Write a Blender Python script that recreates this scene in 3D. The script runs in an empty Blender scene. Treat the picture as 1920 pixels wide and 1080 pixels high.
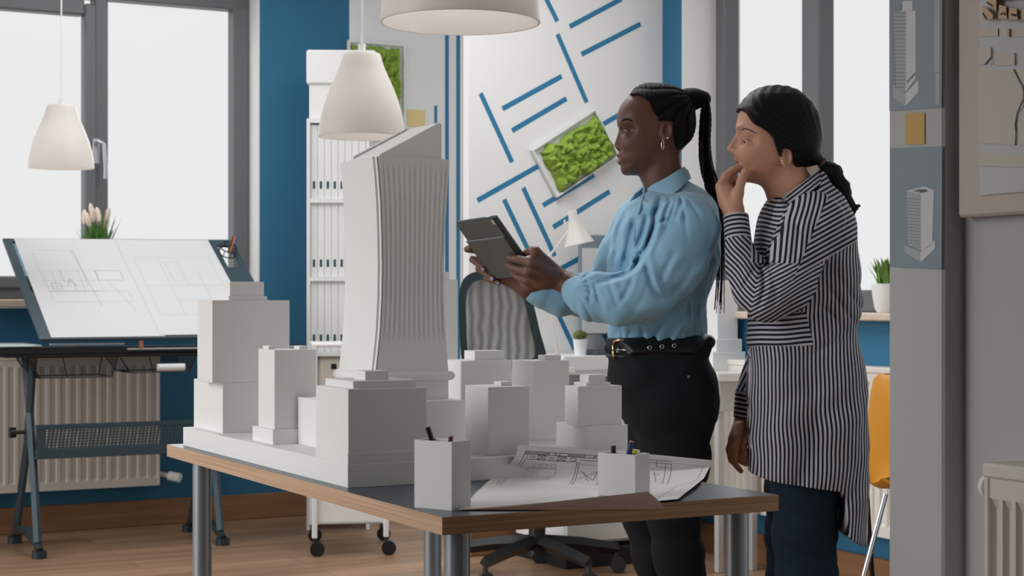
import bpy, math, random
import numpy as np
from mathutils import Vector, Matrix, noise
random.seed(7)
C = bpy.context.scene.collection
PI = math.pi

# ------------------------------------------------------------------ camera, light, exposure
F, CX, HY, EYE = 3145.0, 960.0, 561.0, 1.05      # focal length and horizon in pixels, eye height in metres
cam_d = bpy.data.cameras.new('camera'); cam = bpy.data.objects.new('camera', cam_d); C.objects.link(cam)
cam.location = (0, 0, EYE); cam.rotation_euler = (PI/2, 0, 0)
cam_d.sensor_width = 36; cam_d.lens = F/1920*36; cam_d.shift_y = (HY-540)/1920
cam_d.dof.use_dof = True; cam_d.dof.focus_distance = 3.3; cam_d.dof.aperture_fstop = 11
cam_d.clip_start = 0.05; cam_d.clip_end = 200
bpy.context.scene.camera = cam
w = bpy.data.worlds.new('world'); bpy.context.scene.world = w; w.use_nodes = True
bg = w.node_tree.nodes['Background']; bg.inputs[0].default_value = (1.0, 1.0, 1.0, 1); bg.inputs[1].default_value = 0.85
vs = bpy.context.scene.view_settings
vs.view_transform = 'Standard'; vs.look = 'None'; vs.gamma = 1; vs.exposure = 0; vs.use_curve_mapping = False
def sun(name, d, strength, angle, col=(1, 1, 1)):
    l = bpy.data.lights.new(name, 'SUN'); l.energy = strength; l.angle = math.radians(angle); l.color = col
    o = bpy.data.objects.new(name, l); C.objects.link(o); o.location = (0, 0, 6)
    o.rotation_euler = Vector(d).to_track_quat('-Z', 'Y').to_euler()
    return o
TH = math.radians(28); CO, SI = math.cos(TH), math.sin(TH)     # the room stands 28 degrees to the camera
def rm(a, b): return (a*CO - b*SI, a*SI + b*CO)                # room (a, b) -> world (x, y)
def ab(X, Y): return (X*CO + Y*SI, -X*SI + Y*CO)
def dirab(a, b, z): x, y = rm(a, b); return (x, y, z)
sun('daylight_left', dirab(1.0, -0.12, -0.38), 1.65, 50, (1.0, 0.99, 0.98))
sun('daylight_windows', dirab(-0.6, -1.0, -0.45), 1.6, 50, (0.97, 0.99, 1.0))
def fill_lamp(a, b, sa, sb, power, z=2.79):  # unseen area lights added to brighten the back of the room
    l = bpy.data.lights.new('added_fill_light', 'AREA'); l.shape = 'RECTANGLE'; l.size = sa; l.size_y = sb; l.energy = power; l.color = (0.98, 0.99, 1.0)
    o = bpy.data.objects.new('added_fill_light', l); C.objects.link(o); o.location = dirab(a, b, z); o.rotation_euler.z = TH
fill_lamp(0.6, 6.2, 1.2, 1.2, 6); fill_lamp(2.6, 5.0, 1.2, 1.2, 32); fill_lamp(2.0, 6.7, 1.0, 1.0, 14)

# ------------------------------------------------------------------ helpers
def on_b(px, py, b):
    k = (px-CX)/F; Y = b/(CO-SI*k); a = ab(k*Y, Y)[0]; return (a, b, EYE-(py-HY)/F*Y)
def on_a(px, py, a):
    k = (px-CX)/F; Y = a/(CO*k+SI); b = ab(k*Y, Y)[1]; return (a, b, EYE-(py-HY)/F*Y)
def on_z(px, py, z):
    Y = (EYE-z)*F/(py-HY); k = (px-CX)/F; a, b = ab(k*Y, Y); return (a, b, z)
def W(px, py, Y): return Vector(((px-CX)/F*Y, Y, EYE-(py-HY)/F*Y))
def pxof(a, b): X, Y = rm(a, b); return CX+F*X/Y
def srgb(r, g, b):
    def f(c):
        c /= 255.0
        return c/12.92 if c <= 0.04045 else ((c+0.055)/1.055)**2.4
    return (f(r), f(g), f(b), 1)
MATS = {}
def mat(name, rgb, rough=0.6, metal=0.0, spec=0.4, bump=None, var=None, trans=0.0, sheen=0.0, sub=0.0):
    if name in MATS: return MATS[name]
    m = bpy.data.materials.new(name); m.use_nodes = True; nt = m.node_tree; p = nt.nodes['Principled BSDF']
    c = srgb(*rgb) if max(rgb) > 1.5 else tuple(rgb)+(1,)
    p.inputs['Base Color'].default_value = c; p.inputs['Roughness'].default_value = rough
    p.inputs['Metallic'].default_value = metal; p.inputs['Specular IOR Level'].default_value = spec
    if sheen: p.inputs['Sheen Weight'].default_value = sheen
    if sub:
        p.inputs['Subsurface Weight'].default_value = sub; p.inputs['Subsurface Radius'].default_value = (0.012, 0.005, 0.003)
        p.inputs['Subsurface Scale'].default_value = 1.0
    tc = nt.nodes.new('ShaderNodeTexCoord')
    if var:                                    # (scale, amount): gentle wear in the colour
        n = nt.nodes.new('ShaderNodeTexNoise'); n.inputs['Scale'].default_value = var[0]; n.inputs['Detail'].default_value = 4
        nt.links.new(tc.outputs['Object'], n.inputs['Vector'])
        r = nt.nodes.new('ShaderNodeMapRange'); r.inputs['To Min'].default_value = 1-var[1]; r.inputs['To Max'].default_value = 1+var[1]
        nt.links.new(n.outputs['Fac'], r.inputs['Value'])
        h = nt.nodes.new('ShaderNodeHueSaturation'); h.inputs['Color'].default_value = c
        nt.links.new(r.outputs['Result'], h.inputs['Value']); nt.links.new(h.outputs['Color'], p.inputs['Base Color'])
    if bump:                                   # (scale, strength)
        n = nt.nodes.new('ShaderNodeTexNoise'); n.inputs['Scale'].default_value = bump[0]; n.inputs['Detail'].default_value = 5
        nt.links.new(tc.outputs['Object'], n.inputs['Vector'])
        bn = nt.nodes.new('ShaderNodeBump'); bn.inputs['Strength'].default_value = bump[1]; bn.inputs['Distance'].default_value = 0.01
        nt.links.new(n.outputs['Fac'], bn.inputs['Height']); nt.links.new(bn.outputs['Normal'], p.inputs['Normal'])
    MATS[name] = m; return m

class MB:
    """collects faces; build() links them as one mesh object"""
    def __init__(s): s.v = []; s.f = []; s.m = []; s.T = None
    def av(s, p):
        p = Vector(p)
        if s.T is not None: p = s.T @ p
        s.v.append(tuple(p)); return len(s.v)-1
    def face(s, ids, m=0): s.f.append(tuple(ids)); s.m.append(m)
    def poly(s, pts, m=0): s.face([s.av(p) for p in pts], m); return s
    def box(s, x0, x1, y0, y1, z0, z1, m=0, bev=0.0):
        if x0 > x1: x0, x1 = x1, x0
        if y0 > y1: y0, y1 = y1, y0
        if z0 > z1: z0, z1 = z1, z0
        if bev <= 0:
            i = [s.av(p) for p in ((x0,y0,z0),(x1,y0,z0),(x1,y1,z0),(x0,y1,z0),(x0,y0,z1),(x1,y0,z1),(x1,y1,z1),(x0,y1,z1))]
            for q in ((0,3,2,1),(4,5,6,7),(0,1,5,4),(1,2,6,5),(2,3,7,6),(3,0,4,7)): s.face([i[k] for k in q], m)
            return s
        bv = min(bev, (x1-x0)*.45, (y1-y0)*.45, (z1-z0)*.45)
        idx = {}
        for ix, X in enumerate((x0, x1)):
            for iy, Y in enumerate((y0, y1)):
                for iz, Z in enumerate((z0, z1)):
                    sx, sy, sz = (1, -1)[ix]*bv, (1, -1)[iy]*bv, (1, -1)[iz]*bv
                    idx[ix,iy,iz] = (s.av((X, Y+sy, Z+sz)), s.av((X+sx, Y, Z+sz)), s.av((X+sx, Y+sy, Z)))
        def q(ax, keys):
            s.face([idx[k][ax] for k in keys], m)
        q(0, [(0,0,0),(0,0,1),(0,1,1),(0,1,0)]); q(0, [(1,0,0),(1,1,0),(1,1,1),(1,0,1)])
        q(1, [(0,0,0),(1,0,0),(1,0,1),(0,0,1)]); q(1, [(0,1,0),(0,1,1),(1,1,1),(1,1,0)])
        q(2, [(0,0,0),(0,1,0),(1,1,0),(1,0,0)]); q(2, [(0,0,1),(1,0,1),(1,1,1),(0,1,1)])
        for i in (0, 1):
            for j in (0, 1):
                a, b = (i,j,0), (i,j,1); s.face([idx[a][0], idx[b][0], idx[b][1], idx[a][1]], m)
                a, b = (i,0,j), (i,1,j); s.face([idx[a][0], idx[b][0], idx[b][2], idx[a][2]], m)
                a, b = (0,i,j), (1,i,j); s.face([idx[a][1], idx[b][1], idx[b][2], idx[a][2]], m)
        for k in idx: s.face(idx[k], m)
        return s
    def ring(s, c, t, r, n, up=None, r2=None):
        t = Vector(t).normalized(); u = Vector(up) if up is not None else (Vector((0,0,1)) if abs(t.z) < .9 else Vector((1,0,0)))
        e1 = t.cross(u).normalized(); e2 = t.cross(e1).normalized(); r2 = r if r2 is None else r2
        return [s.av(Vector(c)+e1*math.cos(2*PI*k/n)*r+e2*math.sin(2*PI*k/n)*r2) for k in range(n)]
    def tube(s, path, rad, n=10, m=0, caps=True, up=None, flat=1.0):
        path = [Vector(p) for p in path]; L = len(path); rs = []
        for i, p in enumerate(path):
            t = path[min(i+1, L-1)]-path[max(i-1, 0)]
            r = rad[i] if isinstance(rad, (list, tuple)) else rad
            rs.append(s.ring(p, t, r, n, up, r*flat))
        for i in range(L-1):
            for k in range(n): s.face([rs[i][k], rs[i][(k+1) % n], rs[i+1][(k+1) % n], rs[i+1][k]], m)
        if caps: s.face(rs[0][::-1], m); s.face(rs[-1], m)
        return s
    def cyl(s, p, q, r, r2=None, n=24, m=0): return s.tube([p, q], [r, r if r2 is None else r2], n, m)
    def lathe(s, prof, c=(0,0,0), n=32, m=0):
        rs = []
        for r, z in prof: rs.append([s.av((c[0]+r*math.cos(2*PI*k/n), c[1]+r*math.sin(2*PI*k/n), c[2]+z)) for k in range(n)])
        for i in range(len(rs)-1):
            for k in range(n): s.face([rs[i][k], rs[i][(k+1) % n], rs[i+1][(k+1) % n], rs[i+1][k]], m)
        return s
    def prism(s, pts, z0, z1, m=0):
        lo = [s.av((x, y, z0)) for x, y in pts]; hi = [s.av((x, y, z1)) for x, y in pts]; n = len(pts)
        s.face(lo[::-1], m); s.face(hi, m)
        for k in range(n): s.face([lo[k], lo[(k+1) % n], hi[(k+1) % n], hi[k]], m)
        return s
    def hexa(s, lo, hi, m=0):
        """a closed solid between two loops of points"""
        a = [s.av(p) for p in lo]; b = [s.av(p) for p in hi]; n = len(lo)
        s.face(a[::-1], m); s.face(b, m)
        for k in range(n): s.face([a[k], a[(k+1) % n], b[(k+1) % n], b[k]], m)
        return s
    def sphere(s, c, r, n=16, m=0, sc=(1,1,1)):
        prof = [(math.sin(PI*i/n), -math.cos(PI*i/n)) for i in range(n+1)]
        rs = [[s.av((c[0]+r*sc[0]*a*math.cos(2*PI*k/(2*n)), c[1]+r*sc[1]*a*math.sin(2*PI*k/(2*n)), c[2]+r*sc[2]*z)) for k in range(2*n)] for a, z in prof]
        for i in range(n):
            for k in range(2*n): s.face([rs[i][k], rs[i][(k+1) % (2*n)], rs[i+1][(k+1) % (2*n)], rs[i+1][k]], m)
        return s
    def grid(s, P, m=0, closeu=False):
        """P[i][j] points"""
        ids = [[s.av(p) for p in row] for row in P]; n = len(ids)
        for i in range(n-1):
            for j in range(len(ids[0])-1): s.face([ids[i][j], ids[i][j+1], ids[i+1][j+1], ids[i+1][j]], m)
        return s
    def build(s, name, mats, parent=None, smooth=False, fix=True):
        me = bpy.data.meshes.new(name); me.from_pydata(s.v, [], s.f)
        mats = mats if isinstance(mats, (list, tuple)) else [mats]
        for m in mats: me.materials.append(m)
        me.polygons.foreach_set('material_index', s.m)
        if fix:
            import bmesh
            bm = bmesh.new(); bm.from_mesh(me); bmesh.ops.remove_doubles(bm, verts=bm.verts, dist=1e-6)
            bmesh.ops.recalc_face_normals(bm, faces=bm.faces); bm.to_mesh(me); bm.free()
        if smooth is True: me.polygons.foreach_set('use_smooth', [True]*len(me.polygons))
        elif smooth: me.polygons.foreach_set('use_smooth', [True]*len(me.polygons)); me.set_sharp_from_angle(angle=math.radians(smooth))
        me.update(); o = bpy.data.objects.new(name, me); C.objects.link(o)
        if parent is not None: o.parent = parent
        return o
def tag(o, label, cat=None, group=None, kind=None):
    if label: o['label'] = label
    if cat: o['category'] = cat
    if group: o['group'] = group
    if kind: o['kind'] = kind
    return o
def thing(name, label, cat, loc=(0,0,0), rz=None, group=None, world=False):
    """an Empty at the base of a thing; loc is given in room coordinates"""
    o = bpy.data.objects.new(name, None); o.empty_display_size = 0.05; C.objects.link(o)
    if world: o.location = loc; o.rotation_euler.z = rz or 0
    else: x, y = rm(loc[0], loc[1]); o.location = (x, y, loc[2]); o.rotation_euler.z = TH+(rz or 0)
    return tag(o, label, cat, group)
def place(o, loc=(0,0,0), rz=0.0):
    x, y = rm(loc[0], loc[1]); o.location = (x, y, loc[2]); o.rotation_euler.z = TH+rz; return o
def struct(name, mb, mats, parent=None, smooth=False):
    o = mb.build(name, mats, parent, smooth)
    if parent is None: o['kind'] = 'structure'; place(o)
    return o
def strip(mb, p, q, wd, n, m=0, d=0.001):
    """a painted line from p to q lying on the surface with normal n"""
    p, q, n = Vector(p), Vector(q), Vector(n).normalized(); t = (q-p).normalized(); s = t.cross(n)*wd/2; o = n*d
    mb.poly([p-s+o, q-s+o, q+s+o, p+s+o], m)

# ------------------------------------------------------------------ materials
WHITE = mat('white_paint', (0.80, 0.805, 0.805), 0.7, bump=(60, 0.05))
BLUE = mat('blue_paint', (0.024, 0.145, 0.265), 0.65, bump=(60, 0.05))
GREYWALL = mat('light_grey_paint', (0.50, 0.51, 0.515), 0.7, bump=(40, 0.05))
FRAME = mat('window_frame_grey', (0.13, 0.135, 0.145), 0.45)
STONE = mat('beige_stone', (0.62, 0.52, 0.42), 0.5, var=(30, 0.15))
FOAM = mat('white_model_board', (0.81, 0.815, 0.81), 0.75, bump=(120, 0.04))
PLW = mat('white_laminate', (0.79, 0.80, 0.80), 0.45)
RADW = mat('cream_enamel', (0.72, 0.69, 0.63), 0.4)
BLACK = mat('black_plastic', (0.012, 0.014, 0.016), 0.4)
DKMET = mat('dark_metal', (0.035, 0.05, 0.062), 0.4, metal=0.3)
CHROME = mat('chrome', (0.75, 0.75, 0.76), 0.15, metal=1.0)
GOLD = mat('gold', (0.85, 0.62, 0.32), 0.25, metal=1.0)
TAPE = mat('blue_line_paint', (0.025, 0.19, 0.36), 0.6)
SHADE = mat('white_shade', (0.86, 0.845, 0.825), 0.35)
_n = SHADE.node_tree; _t = _n.nodes.new('ShaderNodeBsdfTranslucent'); _t.inputs[0].default_value = (0.9, 0.87, 0.84, 1); _x = _n.nodes.new('ShaderNodeMixShader'); _x.inputs[0].default_value = 0.5
_n.links.new(_n.nodes['Principled BSDF'].outputs[0], _x.inputs[1]); _n.links.new(_t.outputs[0], _x.inputs[2]); _n.links.new(_x.outputs[0], _n.nodes['Material Output'].inputs[0])
LINE = mat('drawing_ink', (0.10, 0.10, 0.11), 0.7)
FAINT = mat('faint_drawing_ink', (0.42, 0.43, 0.45), 0.7)
PAPER = mat('white_paper', (0.78, 0.78, 0.78), 0.75)
GREEN = mat('leaf_green', (0.10, 0.24, 0.035), 0.5, var=(40, 0.4))
def wood(name, c1, c2, axis='X', scale=1.0, stretch=18, planks=None):
    m = bpy.data.materials.new(name); m.use_nodes = True; nt = m.node_tree; L = nt.links.new; p = nt.nodes['Principled BSDF']
    tc = nt.nodes.new('ShaderNodeTexCoord'); mp = nt.nodes.new('ShaderNodeMapping'); L(tc.outputs['Object'], mp.inputs['Vector'])
    sc = {'X': (1, stretch, stretch), 'Y': (stretch, 1, stretch), 'Z': (stretch, stretch, 1)}[axis]
    mp.inputs['Scale'].default_value = [v*scale for v in sc]
    n = nt.nodes.new('ShaderNodeTexNoise'); n.inputs['Scale'].default_value = 1.0; n.inputs['Detail'].default_value = 6; n.inputs['Roughness'].default_value = .6
    L(mp.outputs['Vector'], n.inputs['Vector'])
    r = nt.nodes.new('ShaderNodeValToRGB'); r.color_ramp.elements[0].position = .3; r.color_ramp.elements[1].position = .7
    r.color_ramp.elements[0].color = tuple(c1)+(1,); r.color_ramp.elements[1].color = tuple(c2)+(1,)
    L(n.outputs['Fac'], r.inputs['Fac']); col = r.outputs['Color']
    if planks:
        b = nt.nodes.new('ShaderNodeTexBrick'); L(tc.outputs['Object'], b.inputs['Vector'])
        b.inputs['Scale'].default_value = 1; b.inputs['Brick Width'].default_value = planks[0]; b.inputs['Row Height'].default_value = planks[1]
        b.inputs['Mortar Size'].default_value = 0.0015; b.inputs['Mortar Smooth'].default_value = 0
        b.inputs['Color1'].default_value = (0.82, 0.82, 0.82, 1); b.inputs['Color2'].default_value = (1.1, 1.1, 1.1, 1); b.inputs['Mortar'].default_value = (0.35, 0.35, 0.35, 1)
        mx = nt.nodes.new('ShaderNodeMix'); mx.data_type = 'RGBA'; mx.blend_type = 'MULTIPLY'; mx.inputs[0].default_value = 1
        L(col, mx.inputs[6]); L(b.outputs['Color'], mx.inputs[7]); col = mx.outputs[2]
    L(col, p.inputs['Base Color']); p.inputs['Roughness'].default_value = .42; p.inputs['Specular IOR Level'].default_value = .35
    return m
FLOORW = wood('oak_floor', (0.26, 0.15, 0.085), (0.41, 0.26, 0.16), 'X', 1.2, 14, (1.2, 0.19))
BASEW = wood('oak_baseboard', (0.20, 0.10, 0.045), (0.28, 0.15, 0.075), 'X', 1.5, 20)
EDGEW = wood('oak_edge_banding', (0.24, 0.12, 0.055), (0.66, 0.42, 0.25), 'X', 1.6, 420)
EDGEW2 = wood('oak_edge_banding_long_lit', (0.38, 0.23, 0.14), (0.76, 0.54, 0.37), 'Y', 1.6, 420)  # lighter than the short-edge oak: light from the left put into its colour
def glass(name, tint=(0.985, 0.99, 0.99), gloss=0.001):
    m = bpy.data.materials.new(name); m.use_nodes = True; nt = m.node_tree; nt.nodes.clear()
    o = nt.nodes.new('ShaderNodeOutputMaterial'); t = nt.nodes.new('ShaderNodeBsdfTransparent'); t.inputs[0].default_value = tuple(tint)+(1,)
    g = nt.nodes.new('ShaderNodeBsdfGlossy'); g.inputs['Roughness'].default_value = .03; x = nt.nodes.new('ShaderNodeMixShader'); x.inputs[0].default_value = gloss
    nt.links.new(t.outputs[0], x.inputs[1]); nt.links.new(g.outputs[0], x.inputs[2]); nt.links.new(x.outputs[0], o.inputs[0])
    return m
GLASS = glass('window_glass')

# ------------------------------------------------------------------ the room
BW, BP, AR = 7.67, 6.13, 4.0
struct('floor', MB().box(-3.5, 5.2, -2.5, 8.2, -0.1, 0), FLOORW)
struct('ceiling', MB().box(-1.2, 4.6, -2.5, 8.0, 2.80, 2.9), WHITE)
struct('wall_added_front', MB().box(-1.2, 2.2, -2.6, -2.5, 0, 2.8), mat('mid_grey_paint', (.20,.20,.205), .8))  # unseen dark wall added to dim the sides facing the camera
struct('wall_added_left', MB().box(-1.3, -1.2, -2.6, 2.3, 0, 2.8), mat('mid_grey_paint', (.20,.20,.205), .8))  # unseen partial wall added to keep left light off the foreground
aW0 = -1.6; aW1 = on_b(487, 0, BW)[0]; aBl = on_b(655, 0, BW)[0]
zs, zt = 1.01, 2.62
mb = MB()
mb.box(-3.0, aW1, BW, BW+.3, 0, zs, 0).box(-3.0, aW1, BW, BW+.3, zt, 2.8, 1)
mb.box(aW1, aBl, BW, BW+.3, 0, 2.8, 0).box(aBl, 4.1, BW, BW+.3, 0, 2.8, 1)
mb.box(aW1-.006, aW1-.0005, BW+.001, BW+.3, zs+.04, zt, 1)       # white plastered reveal
mb.box(-3.0, aW0, BW, BW+.3, zs, zt, 1)
for px, y0, y1 in ((817, 198, 700), (838, 20, 900), (859, 20, 900)):
    p = on_b(px, y0, BW); q = on_b(px, y1, BW); strip(mb, p, (p[0], p[1], max(q[2], .15)), .016 if px == 817 else .021, (0, -1, 0), 2)
struct('wall_back', mb, [BLUE, WHITE, TAPE])
struct('baseboard_back', MB().box(-3.0, 4.0, BW-.016, BW, 0, .12, 0, .003), BASEW)
struct('trim_1', MB().box(-3.0, aW1+.02, BW-.07, BW+.2, 1.012, 1.05, 0, .006), STONE)     # window sill
# window in the back wall
bf = 7.80
w1 = bpy.data.objects.new('window_1', None); C.objects.link(w1); w1['kind'] = 'structure'; place(w1)
aR0 = on_b(438, 0, bf)[0]; aM0 = on_b(157, 0, bf)[0]; aM1 = on_b(203, 0, bf)[0]
mb = MB()
mb.box(aW0, aW1, bf, bf+.09, 1.05, 1.147, 0, .006).box(aW0, aW1, bf, bf+.09, 2.452, zt, 0, .006)
mb.box(aR0, aW1-.006, bf, bf+.09, 1.05, zt, 0, .006).box(aM0+.05, aM1, bf, bf+.09, 1.05, zt, 0, .006)
mb.build('window_frame', FRAME, w1)
mb = MB(); mb.box(aM0, aM0+.055, bf-.02, bf+.06, 1.08, 2.42, 0, .008).box(aW0, aM0, bf-.02, bf+.06, 2.365, 2.44, 0, .008).box(aW0, aM0, bf-.02, bf+.06, 1.10, 1.155, 0, .008)
sash = mb.build('window_sash', FRAME, w1)
hp = on_b(180, 300, bf-.02)
mb = MB(); mb.box(hp[0]-.018, hp[0]+.014, bf-.035, bf-.02, hp[2]-.02, hp[2]+.10, 0, .004)
mb.tube([(hp[0], bf-.03, hp[2]+.08), (hp[0], bf-.07, hp[2]+.085), (hp[0]+.022, bf-.08, hp[2]+.07), (hp[0]+.03, bf-.08, hp[2]-.05), (hp[0]+.028, bf-.08, hp[2]-.09)], .009, 10)
mb.build('window_handle', mat('grey_metal', (0.42, 0.44, 0.47), .35, metal=.6), sash, 40)
MB().box(aW0, aM0+.03, bf+.03, bf+.036, 1.12, 2.40).build('pane', GLASS, w1)
MB().box(aM1-.02, aR0+.02, bf+.03, bf+.036, 1.10, 2.50).build('pane', GLASS, w1)
# partition with the painted line pattern
aP0, aP1 = on_b(879, 0, BP)[0], AR
mb = MB(); mb.box(aP0, aP1, BP, BP+.05, 0, 2.8, 1)
SEG = [(1068,50,1165,-2),(1090,102,1201,45),(1045,64,1100,192),(942,204,1053,143),(960,245,1062,185),(901,175,960,304),(895,376,1010,311),
       (945,374,990,468),(981,352,1040,480),(1018,385,1114,328),(1037,426,1143,359),(1127,235,1180,204),(1030,516,1094,480),(1045,586,1077,655),
       (1113,595,1140,640),(1178,280,1210,347),(1010,-30,1045,40)]
for x0, y0, x1, y1 in SEG: strip(mb, on_b(x0, y0, BP), on_b(x1, y1, BP), .021, (0, -1, 0), 0)
struct('wall_partition', mb, [TAPE, WHITE])
struct('baseboard_partition', MB().box(aP0, aP1, BP-.016, BP, 0, .12, 0, .003), BASEW)
# right wall with the far window
bR0 = on_a(1278, 0, AR)[1]; bR1 = 3.2
mb = MB()
mb.box(AR, AR+.3, 2.2, BP+.09, 0, .97, 0).box(AR, AR+.3, bR0, BP+.09, .97, 2.8, 0).box(AR, AR+.3, 2.2, bR0, 2.6, 2.8, 1).box(AR, AR+.3, 2.2, bR1, .97, 2.6, 1)
mb.box(AR+.001, AR+.3, bR0-.006, bR0-.0005, 1.0, 2.6, 1)
struct('wall_right', mb, [BLUE, WHITE])
struct('baseboard_right', MB().box(AR-.016, AR, 2.2, BP-.016, 0, .12, 0, .003), wood('oak_baseboard_side', (0.20, 0.10, 0.045), (0.28, 0.15, 0.075), 'Y', 1.5, 20))
struct('trim_2', MB().box(AR-.05, AR+.25, bR1, bR0-.006, .972, 1.0, 0, .005), STONE)
af = 4.17
w2 = bpy.data.objects.new('window_2', None); C.objects.link(w2); w2['kind'] = 'structure'; place(w2)
m0 = on_a(1502, 0, af)[1]; m1 = on_a(1535, 0, af)[1]
mb = MB(); e0 = on_a(1358, 0, af)[1]
mb.box(af, af+.08, e0, bR0-.006, 1.0, 2.6, 0, .006).box(af, af+.08, m1, m0, 1.0, 2.6, 0, .006).box(af, af+.08, bR1, bR0, 1.0, 1.085, 0, .006).box(af, af+.08, bR1, bR0, 2.52, 2.6, 0, .006).box(af, af+.08, bR1, bR1+.07, 1.0, 2.6, 0, .006)
mb.build('window_frame', FRAME, w2)
MB().box(af+.035, af+.041, m0-.02, e0+.02, 1.07, 2.54).build('pane', GLASS, w2)
MB().box(af+.035, af+.041, bR1+.05, m1+.02, 1.07, 2.54).build('pane', GLASS, w2)
# near pillar and wall at the right
PA, WA = 1.78, 1.82
struct('wall_near', MB().box(WA, WA+.22, -0.6, 1.95, 0, 2.8), GREYWALL)
struct('wall_pillar', MB().box(PA, WA+.22, 1.948, 2.074, 0, 2.8, 0, .004), GREYWALL)
# ------------------------------------------------------------------ the big table
T0, T1, TB0, TB1, TZ = 1.0987, 1.7262, 2.2897, 3.735, 0.72
t = thing('table', 'large dark-topped table with oak edges and grey steel legs in the foreground', 'table', (T0, TB0, 0))
TW, TL = T1-T0, TB1-TB0
TOP = mat('dark_slate_laminate', (0.065, 0.085, 0.11), 0.32, spec=.5)
mb = MB(); mb.box(.0008, TW-.0008, .0008, TL-.0008, TZ-.026, TZ, 0)
mb.build('tabletop', TOP, t)
for y0 in (-.0012, TL-.0008): MB().box(0, TW, y0, y0+.002, TZ-.027, TZ-.0004).build('edge_band', EDGEW, t)
for x0 in (-.0012, TW-.0008): MB().box(x0, x0+.002, 0, TL, TZ-.027, TZ-.0004).build('edge_band', EDGEW2, t)
LEG = mat('grey_steel', (0.30, 0.33, 0.36), .32, metal=.45)
legs = []
for px, bb in ((379, 3.60), (811, 3.62), (857, 2.385), (1381, 2.385)):
    a = on_b(px, 0, bb)[0]-T0; legs.append((a, bb-TB0))
for a, b in legs: MB().cyl((a, b, 0.006), (a, b, TZ-.026), .021, n=32).cyl((a, b, 0), (a, b, .012), .024).build('leg', LEG, t, 40)

# ------------------------------------------------------------------ the white model city on the table
ZS = TZ+.0415
sl = MB().box(0, 1.7240-1.1216, 0, 3.69-2.7203, 0, .0415, 0, .0008).build('display_slab', FOAM)
place(sl, (1.1216, 2.7203, TZ)); tag(sl, 'long flat white slab on the dark table under the white model towers', 'slab')
def city(name, label, a, b, z, boxes, group='white architectural model blocks'):
    """boxes: (part name, a0, a1, b0, b1, z0, z1) in room coordinates"""
    t = thing('model_building', label, 'architectural model', (a, b, z), group=group)
    for i, (n, a0, a1, b0, b1, z0, z1) in enumerate(boxes):
        MB().box(a0-a, a1-a, b0-b, b1-b, z0-z, z1-z, 0, .0007).build(n, FOAM, t)
    return t
# front cube
a0, b0 = 1.1216, 2.7203; a1 = 1.2746; b1 = 2.8755; zt_ = .8926
k2 = on_b(662, 715, b0+.012); k3 = on_b(684.7, 696, b0+.035)
city('', 'large white cube building at the slab front corner with two stepped roof tiers', a0+.0005, b0+.0005, ZS,
     [('plinth', a0+.0005, a1+.0012, b0+.0005, b1, ZS, .7809), ('main_block', a0+.0015, a1, b0+.0015, b1, .7809, zt_),
      ('roof_tier', k2[0], on_b(781, 0, b0+.012)[0], b0+.012, b1-.012, zt_, k2[2]), ('roof_block', k3[0], on_b(728.7, 0, b0+.035)[0], b0+.035, b0+.085, k2[2], k3[2])])
# slim tower second from the left
a0, b0 = 1.1419, 3.157
city('', 'slim white tower on a thin plinth between the stepped tower and the front cube', a0, b0, ZS,
     [('plinth', a0, 1.245, b0, 3.278, ZS, .7911), ('main_block', 1.1475, 1.236, b0+.006, 3.258, .7911, .949),
      ('roof_block', 1.151, 1.164, b0+.05, b0+.085, .949, .956), ('roof_block', 1.205, 1.222, b0+.02, b0+.05, .949, .956)])
# tall stepped tower at far left
a0, b0 = 1.1434, 3.4747
bu = b0-.001; u0 = on_b(398, 563, bu); zz = on_b(417.6, 717.6, b0)[2]
u1 = on_b(543, 563, bu)[0]; ul = on_a(370, 563, u0[0])[1]
bc = bu+.03; v0 = on_b(431, 528, bc); v1 = on_b(495, 528, bc)[0]
city('', 'tall stepped white tower at the far left end of the slab', a0, bu, ZS,
     [('lower_block', a0, 1.285, b0, 3.68, ZS, zz), ('upper_block', u0[0], u1, bu, min(ul, 3.67), zz, u0[2]),
      ('roof_tier', v0[0]-.004, v1+.006, bc-.004, bc+.058, u0[2], u0[2]+.009), ('roof_block', v0[0], v1, bc, bc+.05, u0[2]+.009, v0[2])])
# block right of the big tower
a0, b0 = 1.4099, 2.7457; bs = b0+.03
r0 = on_b(950, 713, bs)
city('', 'plain white block in front of the big tower foot, right of the pencil cup', a0, b0, ZS,
     [('main_block', a0, 1.4965, b0, 2.8406, ZS, .8880), ('roof_block', r0[0]-.012, r0[0]+.012, bs, bs+.03, .8880, .8955)])
# far right stepped block
a0, b0 = 1.6321, 2.7634; e = b0+.007
c0 = on_b(1083.5, 725, e); c1 = on_b(1166, 725, e)[0]; cl = on_a(1059, 722, c0[0])[1]
d0 = on_b(1106, 703, e+.02)
city('', 'two-step white block at the right end of the slab behind the right pencil cup', a0, b0, ZS,
     [('lower_block', a0, 1.7235, b0, 2.884, ZS, .8075), ('upper_block', c0[0], c1, e, cl, .8075, c0[2]),
      ('roof_tier', d0[0]-.013, d0[0]+.042, e+.012, e+.06, c0[2], c0[2]+.006), ('roof_block', d0[0]-.004, d0[0]+.034, e+.018, e+.052, c0[2]+.006, d0[2])])
# tall block behind it
a0, b0 = 1.6402, 2.9911; q = on_b(1022, 666, b0+.02)
city('', 'tall plain white block behind the two-step block at the right', a0, b0, ZS,
     [('main_block', a0, 1.7237, b0, 3.0848, ZS, .924), ('roof_block', q[0], q[0]+.038, b0+.02, b0+.05, .924, q[2])])
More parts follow.
